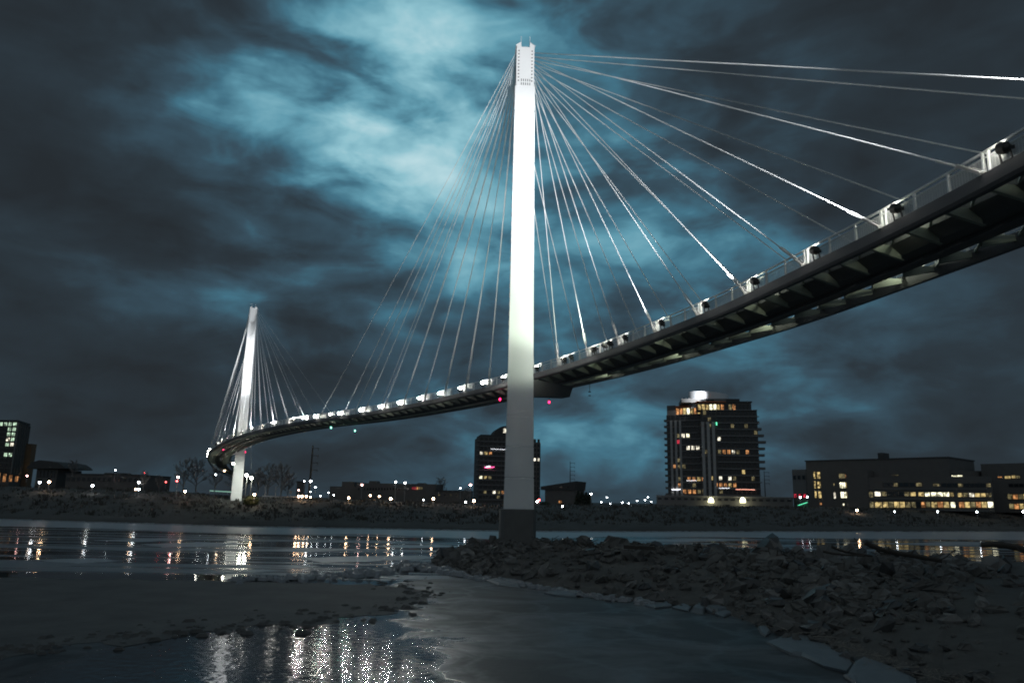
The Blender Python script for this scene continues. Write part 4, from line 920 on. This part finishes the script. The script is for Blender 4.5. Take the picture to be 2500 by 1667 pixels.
# ---- lamps along the far bank
def street_lamp(px, yl, yb, d, material, label, r=.38, arm=True, energy=60, color=(1, .9, .8), grp='street lamps along the far bank'):
    big = r >= .36; r = r * .8
    z0 = bank_z(px, d - 190) - .2; pb = plan(px, (yl + yb) / 2, d); zl = zat(px, yl, d); z0 = min(zat(px, yb, d), zl - 1.2)
    o = empty('street_lamp', (pb.x, pb.y, z0), label, 'street lamp', grp)
    mb = MB(); mb.tube((pb.x, pb.y, z0 - 2.5), (pb.x, pb.y, zl - r), .11, .07, n=6); mb.build('pole', m_pole, o)
    mb = MB(); mb.tube((pb.x, pb.y, zl + r * .55), (pb.x, pb.y, zl + r + .12), r * .9, r * .25, n=8); mb.build('lamp_hood', m_lamp_body, o)
    mb = MB(); mb.sphere((pb.x, pb.y, zl), r, 10, 6); mb.build('lamp_globe', material, o)
    if big: point(o, (0, 0, zl - z0 - r - .4), energy, color, .2)
    return o
m_lw, m_lp, m_lo = m_lampw, m_lampp, m_lampo
for args in (
    (757, 1174, 1214, 262, m_lw, 'tall white street lamp beside the tall timber mast', .42), (742, 1174, 1200, 300, m_lw, 'smaller white street lamp left of the timber mast', .25),
    (883, 1183, 1206, 285, m_lp, 'pinkish street lamp in front of the left part of the terrace building', .36), (965, 1176, 1216, 262, m_lw, 'left one of two tall white lamps before the terrace building', .40),
    (988, 1178, 1216, 262, m_lw, 'right one of two tall white lamps before the terrace building', .38), (1148, 1183, 1226, 262, m_lp, 'bright pink street lamp left of the half hidden tower', .46),
    (1124, 1191, 1202, 300, m_lw, 'white street lamp just left of the bright pink one', .26), (1443, 1205, 1236, 300, m_lw, 'tall white street lamp beside the dark evergreens', .42),
    (281, 1147, 1160, 330, m_lw, 'small white lamp over the long low hall', .26), (525, 1158, 1195, 280, m_lw, 'white street lamp just left of the far pylon foot', .28),
    (433, 1164, 1198, 262, m_lp, 'round pink street lamp in front of the bare trees at left', .42),
    (1468, 1225, 1238, 340, m_lw, 'first small car park lamp from the left in the cluster of tiny white lamps', .26), (1490, 1229, 1240, 360, m_lw, 'second small car park lamp from the left in the cluster of tiny white lamps', .24),
    (1519, 1226, 1240, 330, m_lw, 'double headed bright car park lamp in the middle of the tiny white lamps', .32), (1535, 1228, 1240, 370, m_lw, 'small car park lamp right of the double headed one', .24),
    (1556, 1222, 1240, 345, m_lw, 'small car park lamp fifth in the cluster of tiny white lamps', .28), (1575, 1220, 1240, 350, m_lw, 'tallest car park lamp near the left end of the podium', .28), (1582, 1213, 1240, 355, m_lw, 'slim white car park lamp left of the podium', .26), (1590, 1224, 1240, 352, m_lw, 'last car park lamp beside the podium corner', .24)):
    street_lamp(*args)
def path_lamp(px, py, d, material, label, r=.40, energy=45, color=(1, .6, .35)):
    big = r >= .40; r = r * .8; p = at(px, py, d); o = empty('path_lamp', (p.x, p.y, p.z - .9), label, 'path lamp', 'low lamps along the river path')
    mb = MB(); mb.tube((p.x, p.y, p.z - 2.2), (p.x, p.y, p.z - r * .8), .10, .08, n=6); mb.build('post', m_pole, o)
    mb = MB(); mb.sphere(p, r, 10, 6); mb.build('lamp_globe', material, o)
    mb = MB(); mb.tube(p + Vector((0, 0, r * .8)), p + Vector((0, 0, r + .1)), r * .8, r * .3, n=8); mb.build('cap', m_lamp_body, o)
    if big: point(o, (0, -.9, .7), energy, color, .2)
for px, py, d, m_, lab, r in (
    (729, 1211, 250, m_lo, 'left lamp of the row of three amber path lamps', .40), (737, 1211, 250, m_lo, 'middle lamp of the row of three amber path lamps', .40), (748, 1211, 250, m_lo, 'right lamp of the row of three amber path lamps', .38),
    (758, 1213, 250, m_lo, 'tiny amber lamp at the foot of the tall white street lamp', .26), (770, 1189, 300, m_lw, 'small white lamp up the slope right of the timber mast', .26), (757, 1200, 290, m_lw, 'white lamp halfway down beside the timber mast', .30), (729, 1196, 290, m_lp, 'pink lamp on the small square shed', .25),
    (851, 1215, 250, m_lo, 'round amber path lamp under the left end of the terrace building', .42), (904, 1209, 265, m_lo, 'amber path lamp left of the two tall white lamps', .32), (926, 1211, 265, m_lo, 'amber path lamp just left of the taller white lamp', .30),
    (954, 1217, 248, m_lo, 'bright amber path lamp at the foot of the two tall white lamps', .44), (1058, 1217, 248, m_lo, 'bright amber path lamp under the right end of the terrace building', .44), (1157, 1222, 246, m_lo, 'bright amber path lamp at the foot of the bright pink lamp', .48),
    (621, 1207, 235, m_lo, 'amber path lamp right of the far pylon foot', .40), (452, 1199, 245, m_lo, 'amber path lamp left of the far pylon', .40), (339, 1177 + 17, 260, m_lw, 'white path lamp under the right end of the long low hall', .36), (331, 1194, 262, m_lo, 'amber path lamp under the right end of the long low hall', .30),
    (226, 1185, 275, m_lw, 'white path lamp below the middle of the long low hall', .42), (120, 1176, 285, m_lo, 'bright path lamp below the curved roof pavilion', .46), (97, 1177, 285, m_lw, 'white path lamp left of the bright one below the pavilion', .40), (66, 1161, 320, m_lp, 'pink lamp at the foot of the glass tower', .30),
    (339, 1177, 300, m_lw, 'white lit sign lamp right of the long low hall', .42), (353, 1154, 320, m_lampr, 'red lamp high right of the long low hall', .30), (432, 1174, 262, m_lampr, 'red lamp below the round pink street lamp', .34), (405, 1176, 290, m_lampr, 'dim red lamp among the bushes at left', .28),
    (1311, 1224, 300, m_lw, 'white lamp right of the near pylon foot', .40), (1316, 1220, 300, m_lampr, 'red lamp right of the near pylon foot', .55), (1373, 1235.5, 255, m_lw, 'white lamp on the bank under the sloping roof building', .34),
    (1137, 1225, 250, m_lw, 'small white lamp left of the bright pink lamp pole', .30), (1034, 1220, 252, m_lw, 'tiny white lamp on the bank edge right of centre', .2), (815, 1208, 270, m_lw, 'tiny white lamp near the left end of the terrace building', .2),
    (782, 1210, 262, m_lw, 'tiny white lamp right of the tall white street lamp', .22), (802, 1202, 280, m_lw, 'faint white lamp on the slope left of the terrace building', .18), (1482, 1214, 300, m_lw, 'small lamp high at the evergreens', .24),
    (2092, 1245, 300, m_lo, 'amber path lamp under the dark stair tower of the office block', .46), (2184, 1248.5, 300, m_lw, 'first small white path lamp under the strip windows', .28), (2289, 1248.5, 300, m_lw, 'second small white path lamp under the strip windows', .30), (2385, 1249, 300, m_lw, 'third small white path lamp under the strip windows', .30), (2498, 1248.5, 300, m_lw, 'path lamp at the right edge under the brick office block', .34),
    (1954, 1213.5, 330, m_lw, 'left white lamp under the red band of the annex', .36), (1971, 1212.5, 330, m_lw, 'right white lamp under the red band of the annex', .36)):
    path_lamp(px, py, d, m_, lab, r, 20 if r < .3 else 45, (1, .9, .8) if m_ is m_lw else (1, .1, .1) if m_ is m_lampr else (1, .6, .35))

# floodlight masts lighting the far pylon shaft, lamps under the deck
for px, py, lab in ((603, 1160, 'left one of two floodlights on posts beside the far pylon'), (615, 1166, 'right one of two floodlights on posts beside the far pylon')):
    p = at(px, py, 240); z0 = 3.5; o = empty('floodlight_post', (p.x, p.y, z0), lab, 'floodlight', 'floodlight posts beside the far pylon')
    mb = MB(); mb.tube((p.x, p.y, z0), (p.x, p.y, p.z - .3), .12, .09, n=8); mb.build('pole', m_pole, o)
    mb = MB(); v = (FP + Vector((0, 0, 11)) - p).normalized(); mb.tube(p - v * .1, p + v * .5, .45, .5, n=12); mb.build('lamp_head', m_lamp_body, o)
    mb = MB(); mb.sphere(p - Vector((0, .35, 0)), .42, 10, 6); mb.build('lens', mat('post_floodlight_glow', (.8, .8, .8), .3, emit=(1, .97, .85), estr=60), o)
    spot(o, p + v * .7 - Vector((p.x, p.y, z0)), (-v).to_track_quat('Z', 'Y'), 1500, math.radians(100), (.95, 1, .9), .3, .8)
    point(o, p + Vector((-.2, -.9, -.8)) - Vector((p.x, p.y, z0)), 250, (.95, 1, .8), .3)
for px, py, d, mm, lab in ((570, 1132, 262, mat('post_floodlight_glow'), 'white lamp hanging under the deck just left of the far pylon'), (548, 1148, 330, m_lo, 'amber lamp hanging under the far end of the bridge deck')):
    p = at(px, py, d); o = empty('hanging_lamp', p, lab, 'lamp')
    mb = MB(); mb.sphere(p, .36, 10, 6); mb.build('lamp_globe', mm, o); mb = MB(); mb.tube(p + Vector((0, 0, .3)), p + Vector((0, 0, 2.6)), .05, n=5); mb.build('stem', m_lamp_body, o); point(o, (0, -.8, -.6), 40, (1, .9, .7), .2)
# lit green footbridge rail behind the far pylon
mb = MB(); a = at(512, 1197.5, 300); b = at(566, 1200.5, 300); mb.bar(a, b, .3, .3); 
gr = empty('low_railing', (a.x, a.y, a.z - 1.2), 'thin pale green lit railing strip left of the far pylon foot', 'railing')
mb.build('light_strip', mat('green_light_strip', (.4, .6, .5), .4, emit=(.45, .9, .7), estr=.45), gr)
for k in range(6): q = a.lerp(b, k / 5); mb = MB(); mb.tube(q - Vector((0, 0, 1.6)), q - Vector((0, 0, .16)), .07, n=5); mb.build('railing_post', m_pole, gr)

# ---- masts and poles
def pole(px, yt, yb, d, r, arms, label, side=1):
    b = plan(px, (yt + yb) / 2, d); z0, z1 = zat(px, yb, d), zat(px, yt, d); o = empty('utility_pole', (b.x, b.y, z0), label, 'utility pole')
    mb = MB(); mb.tube((b.x, b.y, z0 - 2), (b.x + (.012 if px < 1000 else 0) * (z1 - z0), b.y, z1), r, r * .45, n=8); mb.build('shaft', m_wood_pole, o)
    for k in range(arms):
        z = z1 - (z1 - z0) * (.06 + .14 * k); mb = MB(); mb.bar((b.x, b.y - .2, z), (b.x + 2.6 * side, b.y - .2, z + .15), .18, .18); mb.tube((b.x + 2.4 * side, b.y - .2, z - .7), (b.x + 2.4 * side, b.y - .2, z + .1), .09, n=5); mb.build('crossarm', m_wood_pole, o)
pole(758, 1087, 1214, 290, .50, 4, 'very tall dark timber mast rising left of centre'); pole(1392, 1126, 1196, 420, .30, 5, 'dark utility pole with crossarms behind the sloping roof building'); pole(1867, 1149, 1214, 430, .30, 4, 'dark utility pole just right of the tall apartment tower')
for px, yb, lab in ((646, 1212, 'thin grey post on the bank right of the far pylon'), (672, 1212, 'leaning grey post farther right of the far pylon')):
    p = at(px, yb, 255); o = empty('marker_post', p, lab, 'post'); mb = MB(); mb.tube(p - Vector((0, 0, .5)), p + Vector((0, 0, 3.0)), .09, n=6); mb.build('post_shaft', m_pole, o); mb = MB(); mb.bar(p + Vector((-.1, 0, 2.6)), p + Vector((1.0 if px > 660 else .2, 0, 3.4)), .14, .14); mb.build('post_arm', m_pole, o)
p = at(709, 1210, 255); o = empty('notice_board', p, 'small pale sign on a post left of the three amber lamps', 'sign'); mb = MB(); mb.tube(p - Vector((0, 0, .8)), p + Vector((0, 0, .8)), .06, n=6); mb.build('post', m_pole, o); mb = MB(); mb.box((p.x, p.y - .1, p.z + 1.1), (.7, .05, 1.0)); mb.build('sign_face', m_wall_pale, o)
# guard rail between the posts
a = at(640, 1210.5, 258); b = at(735, 1213, 256); o = empty('guard_rail', a, 'low grey guard rail along the bank road', 'guard rail'); mb = MB(); mb.bar(a, b, .08, .3); mb.build('rail_beam', m_pole, o)
for k in range(9): q = a.lerp(b, k / 8); mb = MB(); mb.bar(q - Vector((0, -.12, 1)), q + Vector((0, .12, .1)), .1, .1, (0, 1, 0)); mb.build('rail_post', m_pole, o)

# ---- trees
def tree_mesh(seed, height, spread):
    r = random.Random(seed); trunk = MB(); crown = MB()
    def grow(p, d, L, rad, lev):
        q = p + d * L; crown.tube(p, q, rad, rad * .6, n=4 if lev < 1 else 3, cap=False)
        if lev >= 3: return
        for k in range(5):
            f = .25 + .75 * (k + r.random()) / 5
            nd = (d * .8 + Vector((r.uniform(-1, 1) * spread, r.uniform(-1, 1) * spread, r.uniform(-.2, .6)))).normalized()
            grow(p.lerp(q, f), nd, L * r.uniform(.42, .62), max(.03, rad * .55), lev + 1)
    pts = [Vector((0, 0, 0))]
    for k in range(7): pts.append(pts[-1] + Vector((r.uniform(-.18, .18), r.uniform(-.18, .18), height * .78 / 7)))
    trunk.path(pts, [height * .024 * (1 - .8 * k / 7) for k in range(8)], 6)
    for k in range(13):
        f = .22 + .76 * k / 12; i = min(int(f * 7), 6); p = pts[i].lerp(pts[i + 1], f * 7 - i); a = k * 2.4 + r.random()
        d = Vector((math.cos(a) * spread, math.sin(a) * spread, .45 + .6 * f)).normalized(); grow(p, d, height * (.34 - .20 * abs(f - .4)), height * .011 * (1.15 - f * .6), 0)
    return trunk.mesh('trunk', m_bark), crown.mesh('crown', m_bark)
TREES = [tree_mesh(s, 10, sp) for s, sp in ((1, .62), (2, .75), (3, .55))]
for i, (px, yt, yb, d, lab) in enumerate(((450, 1128, 1196, 290, 'left one of two big bare trees left of the far pylon'), (482, 1127, 1196, 285, 'right one of two big bare trees left of the far pylon'), (527, 1150, 1197, 300, 'slim bare tree just left of the far pylon foot'),
    (632, 1150, 1206, 300, 'bare tree just right of the far pylon lamps'), (656, 1139, 1208, 295, 'broad bare tree right of the far pylon'), (688, 1142, 1210, 300, 'tall slim bare tree between the far pylon and the mast'), (592, 1152, 1204, 310, 'bare tree partly behind the far pylon lamps'),
    (178, 1127, 1160, 330, 'bare tree behind the long low hall'), (352, 1156, 1192, 300, 'small bare tree at the right end of the long low hall'), (390, 1165, 1196, 300, 'small bare tree by the red lamps'), (1075, 1170, 1212, 330, 'bare tree behind the flat shed'), (1140, 1195, 1228, 300, 'small bare tree by the bright pink lamp'), (568, 1160, 1205, 320, 'bare tree right behind the far pylon foot'), (705, 1160, 1210, 310, 'low bare tree left of the small square shed'))):
    b = plan(px, (yt + yb) / 2, d); z0 = zat(px, yb, d) - .6; h = zat(px, yt, d) - z0
    o = empty('bare_tree', (b.x, b.y, z0), lab, 'tree', 'bare winter trees on the far bank'); s = h / 9.2
    tm, cm = TREES[i % 3]; rz = rnd.uniform(0, 6)
    for nm, me in (('trunk', tm), ('crown', cm)): c_ = link_mesh(nm, me, o, (0, 0, 0), None, (s, s, s)); c_.rotation_euler = (0, 0, rz)
def leafy(name, b, h, wdt, n, m_, label, cat, grp, size, seed, cone=False):
    r = random.Random(seed); o = empty(name, b, label, cat, grp); mb = MB(); mb.tube(b, b + Vector((0, 0, h * .5)), h * .03, h * .015, n=5); mb.build('trunk' if cone else 'stem', m_bark, o); mb = MB()
    for k in range(n):
        f = r.random() ** .8; rad = wdt * ((1 - f) * .9 + .12 if cone else math.sqrt(max(.05, 1 - (2 * f - 1) ** 2)) * .9); a = r.uniform(0, 6.3); q = b + Vector((math.cos(a) * rad * r.uniform(.4, 1), math.sin(a) * rad * r.uniform(.4, 1), h * (.06 + .94 * f)))
        u = Vector((r.uniform(-1, 1), r.uniform(-1, 1), r.uniform(-1, 1))).normalized() * size; v = u.orthogonal() * .7; mb.add([q - u, q + v, q + u, q - v], [(0, 1, 2, 3)])
    mb.build('crown' if cone else 'foliage', m_, o)
for i, (px, yt, w_) in enumerate(((1411, 1199, 2.0), (1421, 1201, 2.2), (1431, 1202, 2.0), (1439, 1207, 1.5))):
    b = at(px, 1237, 335); leafy('evergreen_tree', b, zat(px, yt, 335) - b.z, w_, 420, m_everg, ['tallest dark evergreen nearest the sloping roof building', 'second dark evergreen from the sloping roof building', 'third dark evergreen from the sloping roof building', 'smallest dark evergreen beside the tall white lamp'][i], 'tree', 'evergreens beside the sloping roof building', .45, 20 + i, True)
b = at(612, 1236, 238); leafy('shrub', b, 3.0, 2.6, 900, m_leaf, 'green shrub lit from above at the foot of the far pylon', 'shrub', None, .28, 40)
leafy('shrub', at(1330, 1238, 290), 2.0, 2.4, 200, m_everg, 'low dark shrub right of the near pylon foot', 'shrub', None, .3, 41)

# ================================================================== FOREGROUND DEBRIS
def slab_(name, quad_px, z, h, material, label, cat, grp, seed):
    r = random.Random(seed); pts = [on_level(a, b, z) for a, b in quad_px]; c = sum(pts, Vector()) / len(pts); mb = MB(); n = len(pts)
    low = [p + Vector((r.uniform(-.1, .1), r.uniform(-.1, .1), -h)) for p in pts]; top = [p + Vector((0, 0, r.uniform(-.3, .6) * h)) for p in pts]; inn = [c.lerp(p, .82) + Vector((0, 0, h * r.uniform(.5, .9))) for p in pts]
    vs = low + top + inn + [c + Vector((0, 0, h * .8))]
    fs = [(i, (i + 1) % n, n + (i + 1) % n, n + i) for i in range(n)] + [(n + i, n + (i + 1) % n, 2 * n + (i + 1) % n, 2 * n + i) for i in range(n)] + [(2 * n + i, 2 * n + (i + 1) % n, 3 * n) for i in range(n)]
    mb.add(vs, fs); o = mb.build(name, material); tag(o, label, cat, grp)
m_slabice = mat('blue_grey_ice', (.13, .152, .168), .55, vary=.3, scale=1.6, bump=.35, bscale=5)
ICE = [([(1688, 1492), (1702, 1474), (1722, 1470), (1730, 1482), (1716, 1497)], .3, 'small upright ice block at the left of the ice block pair'), ([(1722, 1490), (1740, 1474), (1760, 1468), (1782, 1480), (1785, 1492), (1752, 1500)], .38, 'largest pale ice block by the rocks at the inlet edge'),
    ([(1745, 1501), (1765, 1492), (1786, 1484), (1790, 1496), (1768, 1506)], .2, 'low ice block leaning on the largest pale one'), ([(1575, 1478), (1592, 1470), (1640, 1468), (1640, 1480), (1600, 1484)], .12, 'flat ice plate left of the ice block pair'), ([(1640, 1483), (1668, 1474), (1690, 1480), (1680, 1492)], .12, 'flat ice plate touching the small upright block'),
    ([(1328, 1447), (1362, 1444), (1415, 1441), (1428, 1446), (1405, 1456), (1355, 1453)], .16, 'warm lit ice plate on the rock foot in the middle'), ([(1186, 1416), (1240, 1408), (1285, 1418), (1270, 1432), (1215, 1428)], .25, 'grey ice slab at the inner end of the rock spur'),
    ([(1510, 1446), (1530, 1442), (1545, 1446), (1530, 1452)], .2, 'small grey ice lump between the middle plate and the block pair'), ([(1803, 1500), (1825, 1492), (1838, 1488), (1830, 1500), (1812, 1506)], .15, 'small ice sliver right of the ice block pair'), ([(1874, 1517), (1905, 1508), (1920, 1508), (1900, 1518)], .14, 'thin ice plate at the bend of the shore'), ([(1912, 1516), (1935, 1513), (1945, 1522), (1925, 1524)], .12, 'second thin ice plate at the bend of the shore'),
    ([(1850, 1530), (1868, 1526), (1882, 1542), (1870, 1552), (1860, 1545)], .14, 'rounded ice plate beside the long ice shelf'), ([(1872, 1565), (1900, 1556), (1925, 1545), (1955, 1548), (2010, 1562), (2040, 1590), (2070, 1602), (2080, 1622), (2065, 1640), (2010, 1625), (1955, 1598), (1930, 1596)], .14, 'broad blue grey ice shelf along the right shore'),
    ([(2072, 1640), (2088, 1612), (2110, 1606), (2150, 1620), (2200, 1636), (2235, 1660), (2240, 1690), (2150, 1690), (2080, 1672)], .16, 'second broad ice shelf at the bottom right'), ([(2058, 1650), (2080, 1648), (2112, 1664), (2090, 1672)], .18, 'narrow tilted ice plate between the two broad shelves')]
for i, (q, h, lab) in enumerate(ICE): slab_('ice_slab', q, .10, h, m_slabice, lab, 'ice slab', 'ice slabs along the inlet shore', 60 + i)
# crumbled ice ridge along the inlet and sandbar edges
mb = MB(); irnd = random.Random(9)
line = [(560, 1416), (700, 1413), (800, 1408), (900, 1402), (960, 1392), (1010, 1385), (1060, 1390), (1120, 1404), (1180, 1414), (1250, 1424), (1300, 1434), (1380, 1447), (1480, 1462), (1600, 1476)]
for i in range(len(line) - 1):
    for k in range(46):
        f = irnd.random(); px = line[i][0] * (1 - f) + line[i + 1][0] * f; py = line[i][1] * (1 - f) + line[i + 1][1] * f + irnd.gauss(0, 3.5 if px < 1100 else 2)
        p = on_level(px, py, .05); s = irnd.uniform(.12, .5) * (1.2 if 850 < px < 1130 else .8); u = Vector((irnd.uniform(-1, 1), irnd.uniform(-1, 1), irnd.uniform(-.3, .3))).normalized() * s; v2 = Vector((-u.y, u.x, 0)) * .7; h = Vector((0, 0, s * .7))
        mb.hexa([p - u - v2, p + u - v2, p + u + v2, p - u + v2, p - u * .6 - v2 * .6 + h, p + u * .6 - v2 * .5 + h, p + u * .5 + v2 * .6 + h, p - u * .6 + v2 * .5 + h])
tag(mb.build('ice_ridge', ice_c), kind='stuff')

mb = MB(); grnd = random.Random(17)
rim = [(-60, 1596), (100, 1584), (210, 1558), (330, 1560), (430, 1537), (560, 1538), (640, 1520), (760, 1518), (840, 1503), (950, 1490), (1020, 1472), (1050, 1452), (1000, 1436), (930, 1425)]
for i in range(len(rim) - 1):
    for k in range(34):
        f = grnd.random(); px = rim[i][0] * (1 - f) + rim[i + 1][0] * f + grnd.gauss(0, 30); py = rim[i][1] * (1 - f) + rim[i + 1][1] * f + grnd.gauss(-3, 11)
        p = on_level(px, py, .05); q = .04 + .26 * grnd.random() ** 4; u = Vector((grnd.uniform(-1, 1), grnd.uniform(-1, 1), 0)).normalized() * q * 1.4; v2 = Vector((-u.y, u.x, 0)) * .7; h = Vector((0, 0, q * .6))
        mb.hexa([p - u - v2, p + u - v2, p + u + v2, p - u + v2, p - u * .5 - v2 * .6 + h, p + u * .6 - v2 * .4 + h, p + u * .5 + v2 * .6 + h, p - u * .6 + v2 * .4 + h])
tag(mb.build('shore_gravel', m_sand), kind='stuff')

def log_(pxs, d, r0, r1, label, cat, name='driftwood_log', branches=(), material=None, grp=None, zoff=0):
    pts = [at(a, b, d + k * .15) for k, (a, b) in enumerate(pxs)]; o = empty(name, pts[0], label, cat, grp); mb = MB(); n = len(pts); mb.path(pts, [r0 + (r1 - r0) * k / (n - 1) for k in range(n)], 7); mb.build('trunk' if r0 > .06 else 'stem', material or m_drift, o)
    for br in branches:
        q = [at(a, b, d + .2) for a, b in br]; mb = MB(); mb.path(q, [r0 * .5 * (1 - .8 * k / (len(q) - 1)) for k in range(len(q))], 5); mb.build('branch', material or m_drift, o)
log_([(2112, 1322), (2125, 1330), (2145, 1338), (2165, 1344), (2190, 1349), (2230, 1356), (2300, 1368)], 62, .20, .16, 'thick dark driftwood log lying across the rocks with a stub', 'driftwood', branches=[[(2168, 1345), (2171, 1330)], [(2224, 1352), (2232, 1342), (2243, 1352)], [(2140, 1342), (2150, 1350), (2175, 1353)]])
log_([(2030, 1333), (2045, 1340), (2065, 1347), (2090, 1351), (2130, 1357)], 62.5, .12, .07, 'slim forked driftwood branch left of the thick log', 'driftwood', branches=[[(2070, 1347), (2085, 1337)], [(2085, 1313), (2100, 1330), (2113, 1344)]])
log_([(2009, 1345), (2030, 1350), (2065, 1354), (2110, 1356)], 62, .09, .06, 'low dark driftwood branch lying flat below the forked one', 'driftwood')
log_([(2395, 1330), (2420, 1328), (2450, 1330), (2485, 1336), (2520, 1348), (2580, 1366)], 60, .17, .26, 'bent driftwood trunk reaching in from the right edge', 'driftwood', branches=[[(2480, 1337), (2500, 1352)]])
log_([(2296, 1366), (2312, 1358), (2325, 1346), (2334, 1341)], 61, .05, .02, 'thin forked twig standing up right of the thick log', 'driftwood twig', 'driftwood_twig', branches=[[(2320, 1350), (2345, 1338)], [(2312, 1358), (2330, 1362)]])
log_([(1880, 1352), (1877, 1345), (1876, 1336), (1871, 1331), (1867, 1334)], 68, .05, .03, 'thin hooked twig curling up above the rocks', 'driftwood twig', 'driftwood_twig')
log_([(1698, 1342), (1700, 1334), (1707, 1326)], 72, .20, .10, 'short broken stump standing on the rocks', 'driftwood', 'driftwood_stump', branches=[[(1700, 1334), (1692, 1332)]])
log_([(1650, 1329), (1660, 1335), (1672, 1341)], 72, .05, .03, 'short slanting twig left of the broken stump', 'driftwood twig', 'driftwood_twig', branches=[[(1660, 1336), (1668, 1333)]])
p0, p1 = at(1524, 1334, 74.5), at(1600, 1338, 74); o = empty('driftwood_plank', p0, 'straight dark plank lying on top of the rocks', 'driftwood'); mb = MB(); mb.bar(p0, p1, .6, .34); mb.build('plank', m_drift, o)
for i, (px, py, lab) in enumerate(((1370, 1330, 'tangled heap of twigs on the rocks right of the pylon footing'), (1440, 1333, 'second low heap of twigs farther right of the footing'), (1830, 1349, 'small tuft of twigs left of the hooked twig'), (1935, 1354, 'fan of thin twigs right of the hooked twig'))):
    b = at(px, py, 72 - i * 2); o = empty('twig_heap', b, lab, 'driftwood'); tr = random.Random(70 + i)
    for q in range(11): 
        a = b + Vector((tr.uniform(-1.5, 1.5), tr.uniform(-.4, .4), tr.uniform(-.1, .2))); v = Vector((tr.uniform(-1, 1), tr.uniform(-.3, .3), tr.uniform(-.05, .5))) * (1.4 if i < 2 else .8); mb = MB(); mb.path([a, a + v * .5 + Vector((0, 0, .06)), a + v], [.045, .035, .02], 4); mb.build('twig', m_drift, o)
# pale twigs and reeds along the inlet shore
tw = random.Random(31)
shore = [(1850, 1500), (1900, 1530), (1960, 1545), (2020, 1555), (2060, 1580), (2120, 1600), (2200, 1630), (2260, 1650), (2330, 1655), (1870, 1460), (2060, 1475), (2400, 1640)]
NAMES = ['at the bend of the shore', 'just below the bend', 'above the long ice shelf', 'beside the upper end of the long ice shelf', 'over the middle of the long ice shelf', 'between the two ice shelves', 'above the lower ice shelf', 'right of the lower ice shelf', 'far right of the lower ice shelf', 'up among the rocks above the bend', 'high on the dark slope', 'at the bottom right corner']
for i, (px, py) in enumerate(shore):
    p = on_level(px, py, .35 + (.8 if py < 1500 else .25)); v = Vector((tw.uniform(.6, 1.5) * tw.choice((-1, 1)), tw.uniform(-.3, .5), tw.uniform(-.15, .3))); o = empty('driftwood_twig', p, 'thin bleached twig lying ' + NAMES[i], 'driftwood twig', 'pale twigs along the inlet shore'); mb = MB(); mb.path([p - v * .7, p + Vector((0, 0, .05)), p + v * .6], [.022, .018, .01], 5); mb.build('stem', m_twig, o)
mb = MB()
for k in range(900):
    f = tw.random(); i = min(int(f * 6), 5); A0 = [(1800, 1490), (1900, 1528), (1990, 1548), (2080, 1585), (2180, 1620), (2300, 1655), (2420, 1680)]; g = f * 6 - i
    px = A0[i][0] * (1 - g) + A0[i + 1][0] * g + tw.gauss(0, 22); py = A0[i][1] * (1 - g) + A0[i + 1][1] * g + tw.gauss(-6, 9); p = on_level(px, py, .3); v = Vector((tw.uniform(-1, 1), tw.uniform(-.6, .6), tw.uniform(-.05, .5))) * tw.uniform(.1, .4); mb.tube(p, p + v, .012, .005, n=3, cap=False)
tag(mb.build('shore_litter', m_twig), kind='stuff')
